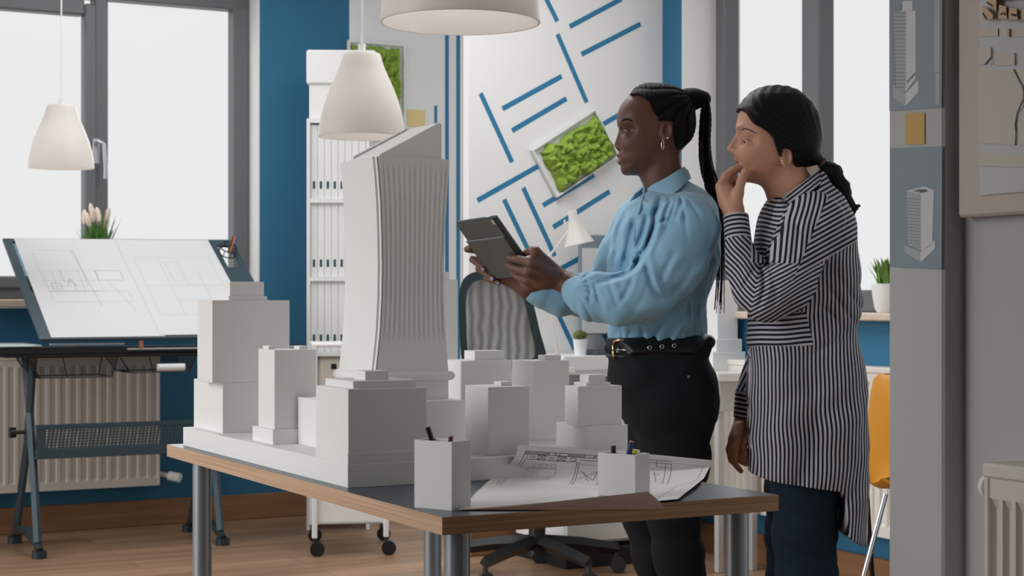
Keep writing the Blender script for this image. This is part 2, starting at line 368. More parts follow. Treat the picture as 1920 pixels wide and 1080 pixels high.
# low wide block in the back row
b0 = 3.16; p0 = on_b(864, 677, b0); p1 = on_b(960, 677, b0); q0 = on_b(890, 658, b0+.02); q1 = on_b(946, 658, b0+.02)
city('', 'low wide white block with a broad roof tier in the back row', p0[0], b0, ZS,
     [('main_block', p0[0], p1[0], b0, b0+.11, ZS, p0[2]), ('roof_tier', q0[0], q1[0], b0+.02, b0+.07, p0[2], q0[2])])
# slender block behind the big tower
b0 = 3.42; p1 = on_b(858.6, 524, b0); p2 = on_b(843, 510, b0+.01)
city('', 'slender white block mostly hidden behind the big fluted tower', p1[0]-.09, b0, ZS,
     [('main_block', p1[0]-.09, p1[0], b0, b0+.09, ZS, p1[2]), ('roof_block', p2[0]-.05, p2[0], b0+.01, b0+.06, p1[2], p2[2])])
# the big fluted tower
TBb = 2.955
base = on_b(698, 748, TBb); zp = on_b(842, 748, TBb)[2]
t = thing('model_tower', 'tall white fluted tower with concave sides and slanted roof, centre of the model city', 'architectural model', (base[0], TBb, ZS))
def loc(p): return (p[0]-base[0], p[1]-TBb, p[2]-ZS)
pr = on_b(873, 748, TBb-.045)[0]
MB().box(-.075, pr-base[0], -.045, .20, 0, zp-ZS, 0, .0008).build('podium', FOAM, t)
# silhouette: left corner and right corner of the front face by height
zl = [293, 330, 380, 440, 500, 560, 620, 670, 700]
xl = [706, 709.5, 713, 715, 716, 715, 712, 707, 703.5]
xr = [844, 842, 839, 836, 834, 834, 836.5, 840, 842.5]
xb = [641, 643, 644.5, 646, 646.5, 645, 642, 638, 636]
rows = []
for y, l, r in zip(zl, xl, xr):
    P = loc(on_b(l, y, TBb)); Q = loc(on_b(r, y, TBb)); rows.append((P[0], Q[0], P[2]))
depth = loc(on_a(641, 297, on_b(706, 293, TBb)[0]))[1]
mb = MB(); off = .010
lo = [[(r[0]-.004, off, r[2]), (r[1], off, r[2]), (r[1], depth, r[2]), (r[0]-.004, depth, r[2])] for r in rows]
ids = [[mb.av(p) for p in L] for L in lo]
for i in range(len(ids)-1):
    for k in range(4): mb.face([ids[i][k], ids[i][(k+1) % 4], ids[i+1][(k+1) % 4], ids[i+1][k]])
mb.face(ids[0]); mb.face(ids[-1][::-1]); mb.build('shaft', FOAM, t, 30)
# fluted front panel
NF = 13; M = 10
def lerp_rows(z):
    for i in range(len(rows)-1):
        if rows[i][2] >= z >= rows[i+1][2]:
            u = (rows[i][2]-z)/(rows[i][2]-rows[i+1][2]); return (rows[i][0]+(rows[i+1][0]-rows[i][0])*u, rows[i][1]+(rows[i+1][1]-rows[i][1])*u)
    return rows[-1][:2]
ztop, zbot = rows[0][2], rows[-1][2]; P = []
NZ = 46
for j in range(NZ+1):
    z = ztop+(zbot-ztop)*j/NZ; l, r = lerp_rows(z); l += .0035; row = []
    amp = .0022*min(1, max(0, (z-zbot-.055)/.02))*min(1, max(0, (ztop-.012-z)/.01))
    row.append((l, off, z))
    for i in range(NF*M+1):
        u = i/(NF*M); ph = (u*NF) % 1.0; m_ = 1 if .03 < u < .97 else 0
        dy = amp*m_*(math.sin(PI*ph)**.7)
        row.append((l+(r-.002-l)*u, dy, z))
    row.append((r-.002, off, z)); P.append(row)
mb = MB(); mb.grid(P); mb.build('fluted_panel', FOAM, t, 35)
# thin upright fin at the corner
mb = MB(); A = []
for r in rows: A.append([(r[0], off, r[2]), (r[0], .001, r[2]), (r[0]+.0018, .001, r[2]), (r[0]+.0018, off, r[2])])
mb.grid(A); mb.build('corner_fin', FOAM, t)
# cap, torus and plinth
l, r = rows[-1][0], rows[-1][1]
mb = MB(); zt0 = loc(on_b(842, 695, TBb))[2]; zt1 = loc(on_b(842, 713, TBb))[2]; rr = (zt0-zt1)/2
prof = []
x0, x1, y0, y1 = l-.004, r, 0.0, depth
cc = []
for k in range(9):
    an = -PI/2+PI*k/8; cc.append((rr*math.cos(an)*.9, (zt0+zt1)/2+rr*math.sin(an)))
rg = [[mb.av(p) for p in ((x0-d, y0-d, z), (x1+d, y0-d, z), (x1+d, y1+d, z), (x0-d, y1+d, z))] for d, z in cc]
for i in range(8):
    for k in range(4): mb.face([rg[i][k], rg[i][(k+1) % 4], rg[i+1][(k+1) % 4], rg[i+1][k]])
mb.face(rg[0][::-1]); mb.face(rg[-1]); mb.build('torus_moulding', FOAM, t, 35)
MB().box(x0+.001, x1-.001, .001, depth, zp-ZS, zt1, 0, .0007).build('plinth', FOAM, t)
zc = rows[0][2]
# slanted roof
p0 = loc(on_b(711.5, 287.4, TBb+.006)); p1 = loc(on_b(828, 230, TBb+.006)); x0, x1 = p0[0], p1[0]; y0 = .006; y1 = depth-.012
zb = zc; mb = MB()
mb.hexa([(x0, y0, zb), (x1, y0, zb), (x1, y0, p1[2]-.004), (x1-.005, y0, p1[2]), (x0, y0, zb+.004)],
        [(x0, y1, zb), (x1, y1, zb), (x1, y1, p1[2]-.004), (x1-.005, y1, p1[2]), (x0, y1, zb+.004)])
rf = mb.build('slanted_roof', FOAM, t)
mb = MB(); gl = lambda u, y: (x0+(x1-.005-x0)*u, y, zb+.004+(p1[2]-zb-.004)*u+.0008)
sx = y1-.018
mb.hexa([gl(.04, sx), gl(.97, sx), gl(.97, sx+.012), gl(.04, sx+.012)], [tuple(Vector(gl(u, y))+Vector((-.0012, 0, .003))) for u, y in ((.04, sx), (.97, sx), (.97, sx+.012), (.04, sx+.012))])
mb.build('roof_rib', FOAM, rf)

# ------------------------------------------------------------------ pencil cups, pens
def cup(label, p_l, p_c, p_r, h, mat_=FOAM, z0=TZ):
    a, b = Vector(p_c[:2]), Vector(p_l[:2]); c = Vector(p_r[:2]); d = b+c-a
    o = (a+b+c+d)/4; loc2 = [Vector((q.x-o.x, q.y-o.y)) for q in (a, c, d, b)]
    t_ = .0022; inn = [q*(1-2*t_/max(q.length, .01)*1.2) for q in loc2]
    mb = MB()
    n = 4
    O0 = [mb.av((q.x, q.y, 0)) for q in loc2]; O1 = [mb.av((q.x, q.y, h)) for q in loc2]
    I1 = [mb.av((q.x, q.y, h)) for q in inn]; I0 = [mb.av((q.x, q.y, .003)) for q in inn]
    for k in range(n):
        j = (k+1) % n
        mb.face([O0[k], O0[j], O1[j], O1[k]]); mb.face([O1[k], O1[j], I1[j], I1[k]]); mb.face([I1[k], I1[j], I0[j], I0[k]])
    mb.face(O0[::-1]); mb.face(I0)
    ob = mb.build('pencil_cup', mat_); place(ob, (o.x, o.y, z0)); tag(ob, label, 'pencil cup'); return o
def sq(pl, pc, z, ratio=1.0):
    """square footprint from left and near corner"""
    L = Vector(on_z(*pl, z)[:2]); N = Vector(on_z(*pc, z)[:2]); d = L-N; R = N+Vector((d.y, -d.x))*ratio
    return L, N, R
L, N, R = sq((777, 951), (847, 957.5), TZ, .66)
h1 = on_z(847, 957.5, TZ); Yc = rm(h1[0], h1[1])[1]; hc = (957.5-829)/F*Yc
o1 = cup('square white cardboard pencil cup standing at the near corner of the table', L, N, R, hc)
L2, N2, R2 = sq((1121, 930), (1191, 936), TZ+.002, .60)
h2 = on_z(1191, 936, TZ); Yc2 = rm(h2[0], h2[1])[1]; hc2 = (936-855.5)/F*Yc2
o2 = cup('square white cardboard pencil cup standing on the unrolled floor plan', L2, N2, R2, hc2, z0=TZ+.0035)
def pen(name, label, cat, base, tip, r, col, tipcol=None, cap=None):
    """base: point in the cup, tip: top end, room coordinates"""
    t = thing(name, label, cat, base); d = Vector(tip)-Vector(base)
    MB().tube([(0,0,0), tuple(d)], r, 8 if name == 'marker_pen' else 6).build('barrel', mat(col[0], col[1], .35), t)
    if cap:
        u = d.normalized(); MB().tube([tuple(d), tuple(d+u*cap[2])], [r*cap[3], r*cap[3]*.9], 12).build('end_cap', mat(cap[0], cap[1], .4), t)
def cp(px, py, o): # point with pixel on the plane through the cup centre
    X, Y = rm(o.x, o.y); p = W(px, py, Y); a, b = ab(p.x, p.y); return (a, b, p.z)
pen('pencil', 'thick black pencil leaning left out of the near pencil cup', 'pencil', cp(830, 890, o1), cp(802, 801, o1), .0042, ('black_pencil', (.012,.012,.014)))
pen('pencil', 'short dark red pencil in the near pencil cup', 'pencil', cp(838, 880, o1), cp(845.5, 819, o1), .0036, ('dark_red_pencil', (.10,.03,.025)), cap=('pink_wood', (.55,.28,.24), .002, .9))
pen('pencil', 'brown wooden pencil upright in the cup on the floor plan', 'pencil', cp(1152, 900, o2), cp(1150, 836, o2), .0042, ('brown_pencil', (.09,.035,.02)), cap=('wood_end', (.45,.26,.18), .0015, .9))
pen('pencil', 'blue pencil leaning right out of the cup on the floor plan', 'pencil', cp(1171, 880, o2), cp(1184.5, 829, o2), .0042, ('blue_pencil', (.05,.09,.20)), cap=('pink_wood', (.55,.28,.24), .002, .95))
pen('marker_pen', 'black marker pen with a yellow end in the cup on the floor plan', 'marker pen', cp(1178, 880, o2), cp(1189, 850, o2), .0045, ('black_marker', (.01,.01,.012)), cap=('yellow_cap', (.75,.78,.02), .006, 1.05))

# ------------------------------------------------------------------ the curling floor plan
def cr(p0, p1, p2, p3, t):
    return 0.5*((2*p1)+(-p0+p2)*t+(2*p0-5*p1+4*p2-p3)*t*t+(-p0+3*p1-3*p2+p3)*t**3)
def spline_(P_, k=10):
    out = []
    for i in range(len(P_)-1):
        a, b, c, d = P_[max(i-1, 0)], P_[i], P_[i+1], P_[min(i+2, len(P_)-1)]
        out += [cr(a, b, c, d, q/k) for q in range(k)]
    return out+[P_[-1]]
def bicubic(G, u, v):
    n, m = len(G), len(G[0]); fu = min(u*(n-1), n-1-1e-6); fv = min(v*(m-1), m-1-1e-6); i, j = int(fu), int(fv)
    def row(i):
        i = max(0, min(n-1, i)); g = G[i]; return cr(g[max(j-1, 0)], g[j], g[min(j+1, m-1)], g[min(j+2, m-1)], fv-j)
    return cr(row(i-1), row(i), row(i+1), row(i+2), fu-i)
zt = TZ+.0025
def onz(px, py, z=zt): a, b, z = on_z(px, py, z); return Vector((a, b, z))
def atb(px, py, b): return Vector(on_b(px, py, b))
bs = 2.7203-.004
G = [  # back edge -> front edge, columns left -> right
    [atb(972, 834, bs), atb(1080, 841, bs), atb(1200, 850, bs), atb(1335, 863, bs+.01)],
    [atb(962, 862, bs-.012), atb(1072, 869, bs-.012), atb(1200, 877, bs-.012), atb(1330, 886, bs-.01)],
    [onz(928, 893), onz(1062, 900), onz(1200, 905), onz(1312, 903, zt+.004)],
    [onz(895, 921), onz(1040, 925), onz(1190, 929), onz(1283, 926, zt+.003)],
    [onz(872, 947), onz(1030, 948), onz(1175, 947), onz(1258, 946, zt+.0005)],
    [onz(860, 955, zt), onz(1020, 954.5, zt), onz(1150, 954, zt), onz(1244, 951.5, zt)]]
G[5] = [onz(860, 955), atb(1020, 955.5, TB0-.004), atb(1150, 955, TB0-.0065), atb(1244, 952, TB0-.0065)]
NU, NV = 84, 60
pap = MB(); PT = [[bicubic(G, i/NU, j/NV) for j in range(NV+1)] for i in range(NU+1)]
for row in PT:
    for p in row:
        p.y = max(p.y, TB0-.0068)
        if p.z < TZ+.0012 and p.y > TB0: p.z = TZ+.0012
o_ = Vector((1.25, 2.45, TZ))
def nrm(u, v):
    e = .004; du = bicubic(G, min(u+e, 1), v)-bicubic(G, max(u-e, 0), v); dv = bicubic(G, u, min(v+e, 1))-bicubic(G, u, max(v-e, 0)); n = dv.cross(du); return n.normalized()*-1
N_ = [[nrm(i/NU, j/NV) for j in range(NV+1)] for i in range(NU+1)]
top = [[pap.av(PT[i][j]-o_) for j in range(NV+1)] for i in range(NU+1)]
bot = [[pap.av(PT[i][j]-o_-N_[i][j]*.0005) for j in range(NV+1)] for i in range(NU+1)]
for i in range(NU):
    for j in range(NV):
        pap.face([top[i][j], top[i+1][j], top[i+1][j+1], top[i][j+1]], 0); pap.face([bot[i][j], bot[i][j+1], bot[i+1][j+1], bot[i+1][j]], 2)
# the front edge folds back up: its underside faces the room
FB = spline_([atb(861, 955.6, TB0-.0120), atb(1020, 955.8, TB0-.0150), atb(1150, 955.2, TB0-.0160), atb(1232, 953.8, TB0-.0165), atb(1247, 951.8, TB0-.0165)])
FT = spline_([atb(862, 955.0, TB0-.0120), atb(1008, 943.5, TB0-.0170), atb(1118, 932, TB0-.0180), atb(1200, 923.4, TB0-.0180), atb(1215.5, 922, TB0-.0175)])
for off_, m_ in ((0, 2), (.0006, 0)):
    pap.grid([[b_.lerp(t_, k/6)+Vector((0, off_-.0028*math.sin(PI*k/6), 0))-o_ for k in range(7)] for b_, t_ in zip(FB, FT)], m_)
def pl(pts, wd=.0009, m=1):
    """draw a polyline given in sheet coordinates (u from the back edge, v from the left edge)"""
    for (u0, v0), (u1, v1) in zip(pts[:-1], pts[1:]):
        n = max(1, int(max(abs(u1-u0), abs(v1-v0))*40)); prev = None
        for k in range(n+1):
            u, v = u0+(u1-u0)*k/n, v0+(v1-v0)*k/n; p = bicubic(G, u, v); p.z = max(p.z, TZ+.0012); q = (p-o_, nrm(u, v))
            if prev:
                t_ = (q[0]-prev[0])
                if t_.length > 1e-6:
                    s0 = t_.normalized().cross(prev[1])*wd/2; s1 = t_.normalized().cross(q[1])*wd/2; d0, d1 = prev[1]*.0005, q[1]*.0005
                    pap.poly([prev[0]-s0+d0, q[0]-s1+d1, q[0]+s1+d1, prev[0]+s0+d0], m)
            prev = q
def rect(u0, v0, u1, v1, m=1, wd=.0009): pl([(u0, v0), (u0, v1), (u1, v1), (u1, v0), (u0, v0)], wd, m)
_pl0 = pl
def pl(pts, wd=.0009, m=1): _pl0([(min(u*1.4, 1), v) for u, v in pts], wd, m)
# walls of the plan
for u in (.065, .088): pl([(u, .07), (u, .80)])
for v in (.07, .092): pl([(.065, v), (.36, v)])
for v in (.775, .80): pl([(.088, v), (.30, v)])
for v in (.36, .372, .475, .487): pl([(.13, v), (.33, v)])
pl([(.13, .10), (.13, .36)]); pl([(.11, .372), (.11, .475)]); pl([(.13, .487), (.13, .60)])
for v0, v1 in ((.07, .2), (.235, .235), (.30, .38), (.44, .44), (.62, .70)): pl([(.0765, v0), (.0765, v1+.01)], .004, 3)
for v in (.20, .235, .26, .31, .39, .44, .66, .70, .74): pl([(.065, v), (.088, v)])
rect(.088, .74, .125, .80)
# kitchen fittings
for v in (.155, .255): pl([(.092, v), (.127, v+.04)]); pl([(.127, v), (.092, v+.04)]); rect(.092, v, .127, v+.04)
pl([(.11, .11), (.115, .125)]); pl([(.10, .12), (.11, .14), (.118, .13)]); pl([(.11, .21), (.118, .235)]); pl([(.1, .22), (.112, .24)])
for cu, cv, r_ in ((.11, .335, .016), (.14, .505, .02), (.125, .615, .014), (.15, .66, .012), (.15, .72, .012), (.20, .74, .012)):
    pl([(cu+r_*math.sin(2*PI*k/12), cv+r_*.9*math.cos(2*PI*k/12)) for k in range(13)])
# dining table with six chairs
rect(.20, .14, .265, .27, 3)
for v in (.155, .195, .235): rect(.165, v, .192, v+.027, 3); rect(.273, v-.004, .295, v+.02, 3)
# rooms to the right
pl([(.15, .38), (.15, .47)], m=3); pl([(.2, .38), (.28, .45), (.2, .465)]); pl([(.21, .40), (.29, .43)]); pl([(.27, .38), (.20, .47)])
pl([(.19, .487), (.17, .56)], m=3); pl([(.30, .38), (.34, .46)], m=3); pl([(.20, .63), (.16, .70), (.17, .73), (.28, .74)]); pl([(.2, .69), (.27, .68)])
pl([(.28, .60), (.30, .70), (.29, .78)], m=3); pl([(.18, .62), (.20, .66)])
pl([(.36, .08), (.36, .30)], m=3); pl([(.36, .33), (.37, .60)], m=3); pl([(.43, .30), (.47, .20), (.47, .32), (.52, .26)], m=3); pl([(.58, .12), (.58, .4)], m=3)
pl([(.36, .62), (.36, .83)], m=3); pl([(.08, .80), (.08, .95), (.33, .95)], m=3); pl([(.50, .80), (.33, .86), (.27, .97)], m=3); pl([(.60, .62), (.60, .88)], m=3)
po = pap.build('floor_plan_sheet', [PAPER, LINE, mat('paper_underside', (0.70, 0.50, 0.46), .8), FAINT], None, True, fix=False)
place(po, tuple(o_)); tag(po, 'unrolled white floor plan sheet curling up at the right end of the dark table', 'paper')
# ------------------------------------------------------------------ radiators
def radiator(label, a0, a1, b0, b1, z0, z1, axis, face, pitch=.033, valve=None):
    """steel panel radiator along axis 'a' or 'b'; face is the coordinate of the front side"""
    t = thing('radiator', label, 'radiator', (a0, b0, z0)); la, lb, h = a1-a0, b1-b0, z1-z0; mb = MB()
    L = la if axis == 'a' else lb; D = lb if axis == 'a' else la
    n = max(3, int(L/pitch)); P = []
    zz = [0, .035, .05, h-.065, h-.05, h-.02]
    for z in zz:
        row = []
        g = 1 if .04 < z < h-.055 else 0
        for i in range(n):
            u0 = .012+(L-.024)*i/n; wd = (L-.024)/n
            for s_, d in ((0, 0), (.30, 0), (.42, .009*g), (.88, .009*g)): row.append((u0+wd*s_, d, z))
        row.append((L-.012, 0, z)); P.append(row)
    if axis == 'a': f = lambda u, d, z: (u, d, z)
    else: f = lambda u, d, z: (d, u, z)
    mb.grid([[f(*p) for p in r] for r in P])
    mb.build('front_panel', RADW, t, 30)
    mb = MB(); e = [f(0, -.002, 0), f(.012, D, h)]; mb.box(e[0][0], e[1][0], e[0][1], e[1][1], 0, h-.01, 0, .003).build('side_cover', RADW, t)
    mb = MB(); e = [f(L-.012, -.002, 0), f(L, D, h)]; mb.box(e[0][0], e[1][0], e[0][1], e[1][1], 0, h-.01, 0, .003).build('side_cover', RADW, t)
    mb = MB(); e = [f(-.002, -.004, 0), f(L+.002, D, 0)]; mb.box(e[0][0], e[1][0], e[0][1], e[1][1], h-.022, h, 0, .004).build('top_grille', RADW, t)
    mb = MB(); e = [f(.012, D-.02, 0), f(L-.012, D-.008, 0)]; mb.box(e[0][0], e[1][0], e[0][1], e[1][1], .01, h-.03).build('back_panel', RADW, t)
    if valve:
        (p, q) = valve; v = MB().tube([p, (Vector(p)+Vector(q))/2], .012, 12).tube([(Vector(p)+Vector(q))/2, q], .022, 14).build('valve', PLW, t, 40)
    return t
aE = on_b(300, 0, 7.57)[0]
radiator('long cream radiator under the window behind the drafting table', -.3, aE, 7.57, 7.665, .195, .80, 'a', 7.57, .046,
         ((aE+.3, .05, .05), (aE+.3+.09, -.02, .03)))
radiator('cream radiator under the right window behind the mustard chair', AR-.10, AR-.005, 4.3, 5.95, .215, .81, 'b', AR-.10, .04)
pn = on_a(1845, 900, 1.735); 
zt_n = on_a(1860, 869, 1.735)[2]
radiator('grey white panel radiator on the near right wall below the relief canvas', 1.735, WA-.002, pn[1]-.75, pn[1], .10, zt_n, 'b', 1.735, .0255,
         ((.03, .75, zt_n-.14), (.045, .75+.03, zt_n-.14)))

# ------------------------------------------------------------------ pendant lamps
LAMP_W = 0.22
def pendant(label, px, pyrim, Y, R, hh, dome=None):
    p = W(px, pyrim, Y); t = thing('pendant_lamp', label, 'lamp', (p.x, p.y, p.z), world=True, group='white pendant lamps')
    pr = [(1.0, 0), (.985, .12), (.93, .28), (.84, .44), (.72, .60), (.60, .74), (.50, .86), (.44, .97), (.41, 1.0)]
    out = [(R*r, hh*z) for r, z in pr]; inn = [(R*r-.004, hh*z) for r, z in pr][::-1]
    mb = MB(); mb.lathe(out+[(.35*R, hh*1.005), (.02, hh*1.01)]+[(.02, hh-.004)]+inn+[out[0]], n=48); mb.build('lamp_shade', SHADE, t, 40)
    MB().tube([(0,0,hh), (0,0,hh*1.12)], .012, 12).tube([(0,0,hh*1.1), (0,0,2.80-p.z)], .003, 8).build('cord', PLW, t)
    pl_ = bpy.data.lights.new('pendant_glow', 'POINT'); pl_.energy = LAMP_W if Y > 4 else .45; pl_.shadow_soft_size = .05; pl_.color = (1, .96, .92); po_ = bpy.data.objects.new('pendant_glow', pl_); C.objects.link(po_); po_.location = (p.x, p.y, p.z+hh*.25)  # nearest one is stronger, standing in for window light through its shade
    MB().sphere((0,0,hh*.55), .035, 10).tube([(0,0,hh*.55), (0,0,hh)], .018, 12).build('bulb', mat('bulb_glass', (.9,.88,.82), .3), t, True)
    return t
pendant('white bell pendant lamp in front of the left window', 115, 315, 7.0, .134, .262)
pendant('white bell pendant lamp above the bookshelf, left of the tower roof', 678.5, 257, 5.4, .1395, .268)
pendant('big white pendant lamp hanging nearest, cut off by the top edge', 863, 43, 2.94, .1405, .27)

# ------------------------------------------------------------------ bookshelf, binders, storage box
SY = 7.62; sp = W(575, 222, SY); sq_ = W(692, 222, SY); SW = sq_.x-sp.x; SD = .27
RZ = math.radians(5)
t = thing('bookshelf', 'tall white bookshelf of open tiers against the blue wall', 'bookshelf', (sp.x, SY, 0), RZ, world=True)
zsh = [sp.z] + [W(575, y, SY).z for y in (372, 519, 660)] + [.46, .10]
SW /= math.cos(RZ)
for x0, x1 in ((0, .016), (SW-.016, SW)): MB().box(x0, x1, 0, SD, 0, sp.z, 0, .002).build('side_panel', PLW, t)
for z in zsh: MB().box(.016, SW-.016, .002, SD, z-.02, z, 0, .001).build('shelf', PLW, t)
MB().box(.016, SW-.016, SD-.006, SD, .10, sp.z-.02).build('back_panel', PLW, t)
def on_shelf(x, y, z): c, s = math.cos(RZ), math.sin(RZ); return (sp.x+x*c-y*s, SY+x*s+y*c, z)
HOLE = mat('dark_teal_plastic', (.02, .07, .08), .5)
bt = None; NB = 8; bw = (SW-.034)/NB
tiers = ['top', 'second', 'third']
for k in range(3):
    for i in range(NB):
        if bt is None:
            bt = thing('binder', '', 'binder', (0,0,0), 0, 'white binders', world=True)
            MB().box(.0006, bw-.0006, 0, .235, 0, .337, 0, .0015).build('cover', PLW, bt)
            mb = MB(); mb.box(bw/2-.0055, bw/2+.0055, -.001, .0006, .045, .079).build('finger_hole', HOLE, bt)
            o = bt
        else:
            o = bt.copy(); C.objects.link(o)
            for ch in bt.children: c_ = ch.copy(); C.objects.link(c_); c_.parent = o
        o.location = on_shelf(.017+i*bw, .018, zsh[k+1]+.0005); o.rotation_euler.z = RZ
        o['label'] = 'white upright binder in the row of identical binders on the %s tier of the bookshelf' % tiers[k]
        o['group'] = 'white binders on the %s tier' % tiers[k]
# box on the shelf
bz = zsh[4]
t = thing('magazine_box', 'beige open storage box low in the bookshelf left of the tower', 'box', on_shelf(.05, .02, bz+.0005), RZ, world=True)
MB().box(0, .16, 0, .2, 0, .0, 0) if False else None
mb = MB().box(0, .16, 0, .2, 0.0, .33, 0, .012); mb.build('box_body', mat('beige_card', (.62,.58,.50), .8), t)
MB().box(.06, .085, -.001, .002, .27, .295).build('finger_hole', BLACK, t)
t = thing('storage_box', 'white lidded storage box on top of the bookshelf', 'box', on_shelf(.002, .02, sp.z+.0005), RZ+math.radians(-3), world=True)
bh = W(580, 92, SY).z-sp.z; lh = bh-(W(580, 157, SY).z-sp.z)
MB().box(.008, .30, .010, .25, 0, bh-.012, 0, .004).build('box_body', PLW, t)
MB().box(-.004, .312, -.002, .262, bh-lh, bh, 0, .008).build('lid', PLW, t)

# notes and moss pictures
YEL = mat('yellow_note', (.80, .62, .30), .8)
p = on_b(764, 205, BW-.004); q = on_b(797, 238, BW-.004)
n = MB().box(p[0], q[0], BW-.003, BW-.0015, q[2], p[2]).build('sticky_note', YEL); place(n); tag(n, 'pale yellow sticky note on the white wall above the tower roof', 'sticky note')
MOSS = mat('green_moss', (.27, .40, .06), .9, var=(30, .35), bump=(90, .5))
def moss_pic(label, cen, ex, ey, L, Hh, wf, seed, dep=.034, mg=(0, 0, 0, 0)):
    """cen: room point of the back centre; ex, ey: unit vectors in the wall plane"""
    ex, ey = Vector(ex).normalized(), Vector(ey).normalized(); n = Vector((0, -1, 0)); t = thing('moss_picture', label, 'moss picture', cen)
    f = lambda x, y, d: ex*x+ey*y+n*d
    mb = MB()
    for x0, x1, y0, y1 in ((-L, L, -Hh, -Hh+wf), (-L, L, Hh-wf, Hh), (-L, -L+wf, -Hh+wf, Hh-wf), (L-wf, L, -Hh+wf, Hh-wf)):
        mb.hexa([f(x0, y0, 0), f(x1, y0, 0), f(x1, y1, 0), f(x0, y1, 0)], [f(x0, y0, dep*.7), f(x1, y0, dep*.7), f(x1, y1, dep*.7), f(x0, y1, dep*.7)])
    mb.hexa([f(-L, -Hh, 0), f(L, -Hh, 0), f(L, Hh, 0), f(-L, Hh, 0)], [f(-L, -Hh, .004), f(L, -Hh, .004), f(L, Hh, .004), f(-L, Hh, .004)])
    mb.build('frame', PLW, t)
    N = 84; P = []
    for i in range(N+1):
        row = []
        for j in range(N+1):
            xa, xb, ya, yb = -L+wf*.9+mg[0], L-wf*.9-mg[1], -Hh+wf*.9+mg[2], Hh-wf*.9-mg[3]; x = xa+(xb-xa)*i/N; y = ya+(yb-ya)*j/N
            v = Vector((x*40+seed, y*40, seed)); d1 = noise.voronoi(v)[0][0]; d2 = noise.voronoi(v*2.3)[0][0]
            hgt = .026+.040*(1-min(1, d1*1.25))**.8+.012*(1-min(1, d2))+.006*noise.noise(v*3)
            e = min(i, N-i, j, N-j)/6.0; hgt *= min(1, .12+.88*min(e, 1)**.6)
            jx = .016*noise.noise(v*.6+Vector((9, 0, 0))); jy = .016*noise.noise(v*.6+Vector((0, 7, 0)))
            row.append(f(x+jx, y+jy, hgt))
        P.append(row)
    MB().grid(P).build('moss', MOSS, t, True)
    return t
bq = BP-.001
c0 = Vector(on_b(1076, 283, bq)); pa = Vector(on_b(995, 268, bq)); pb_ = Vector(on_b(1100, 200, bq)); pc = Vector(on_b(1036, 365, bq))
ex = (pb_-pa); ey = (pc-pa); ey = ey-ex*(ey.dot(ex)/ex.length_squared); ey = -ey
cen = (pb_+pc)/2+Vector((.02, 0, -.012))
moss_pic('green moss square in a tilted white frame on the line patterned wall', cen, ex, ey, ex.length/2+.02, ey.length/2-.004, .006, 3, mg=(.030, .0, .010, .022))
m1, m2 = on_b(650, 76, BW-.001), on_b(757, 76, BW-.001)
wd = (m2[0]-m1[0])/2
moss_pic('green moss picture in a white frame partly behind the middle pendant lamp', ((m1[0]+m2[0])/2, BW-.001, m1[2]-.24), (1,0,0), (0,0,1), wd, .24, .010, 11, mg=(.02, .02, .0, .012))

# ------------------------------------------------------------------ pictures on the pillar
PH = mat('photo_blue_grey', (.25, .315, .355), .5, var=(2.5, .12)); PHW = mat('photo_light_print', (.62,.64,.66), .5); PHM = mat('photo_mid_print', (.40,.43,.46), .5); PHD = mat('photo_dark_print', (.12,.15,.17), .5)
def pil(px, py, d=.0): return Vector(on_a(px, py, PA-.0012-d))
def photo(label, q4, polys, lines):
    mb = MB(); a = [pil(*p) for p in q4]; b = [p+Vector((-.0006, 0, 0)) for p in a]; mb.hexa(a, b, 0)
    for m, pts in polys: mb.poly([pil(x, y, .0010) for x, y in pts], m)
    for (x0, y0, x1, y1), wd_, m in lines: strip(mb, pil(x0, y0, .0011), pil(x1, y1, .0011), wd_, (-1, 0, 0), m, .0001)
    o = mb.build('photo_print', [PH, PHW, PHM, PHD], None, False, fix=False); place(o); tag(o, label, 'photo print'); return o
L1 = [((1676+.0*k, 24+k*7, 1698, 24+k*7), .0008, 3) for k in range(21)]+[((1698, 26+6*k, 1700, 26+6*k), .0006, 3) for k in range(5)]
photo('blue grey photo print of a tall model tower with a slanted top, on the pillar', [(1668, -30), (1767, -40), (1766, 201), (1668, 208)],
      [(2, [(1676, 22), (1699, 21), (1698, 172), (1680, 166)]), (1, [(1699, 21), (1717, 20), (1717, 147), (1698, 172)]), (1, [(1682, 22), (1692, 2), (1711, 1), (1711, 20)]), (2, [(1682, 22), (1692, 2), (1692, 20)]),
       (2, [(1674, 160), (1698, 175), (1698, 199), (1675, 184)]), (1, [(1698, 175), (1722, 150), (1722, 173), (1698, 199)]), (2, [(1700, 152), (1716, 135), (1716, 141), (1700, 158)]), (2, [(1752, -35), (1763, -36), (1762, 134), (1752, 135)]), (2, [(1754, 137), (1762, 136), (1762, 196), (1754, 197)])], L1)
L2 = [((1701, 372+k*6, 1726, 374+k*6), .0007, 3) for k in range(16)]
photo('blue grey photo print of a square model tower seen from above, lower on the pillar', [(1669, 278), (1767, 274), (1766, 505), (1669, 500)],
      [(2, [(1700, 358), (1727, 364), (1727, 470), (1702, 460)]), (1, [(1727, 364), (1751, 357), (1748, 460), (1727, 470)]), (1, [(1700, 358), (1716, 353), (1736, 350), (1751, 357), (1727, 364)]), (3, [(1709, 358), (1722, 355), (1737, 355), (1740, 359), (1727, 362)]),
       (2, [(1695, 459), (1726, 473), (1726, 492), (1696, 473)]), (1, [(1726, 473), (1753, 450), (1753, 466), (1726, 492)])], L2)
mb = MB(); mb.hexa([pil(1698, 212), pil(1734, 211), pil(1734, 270), pil(1698, 271)], [p+Vector((-.0006, 0, 0)) for p in (pil(1698, 212), pil(1734, 211), pil(1734, 270), pil(1698, 271))])
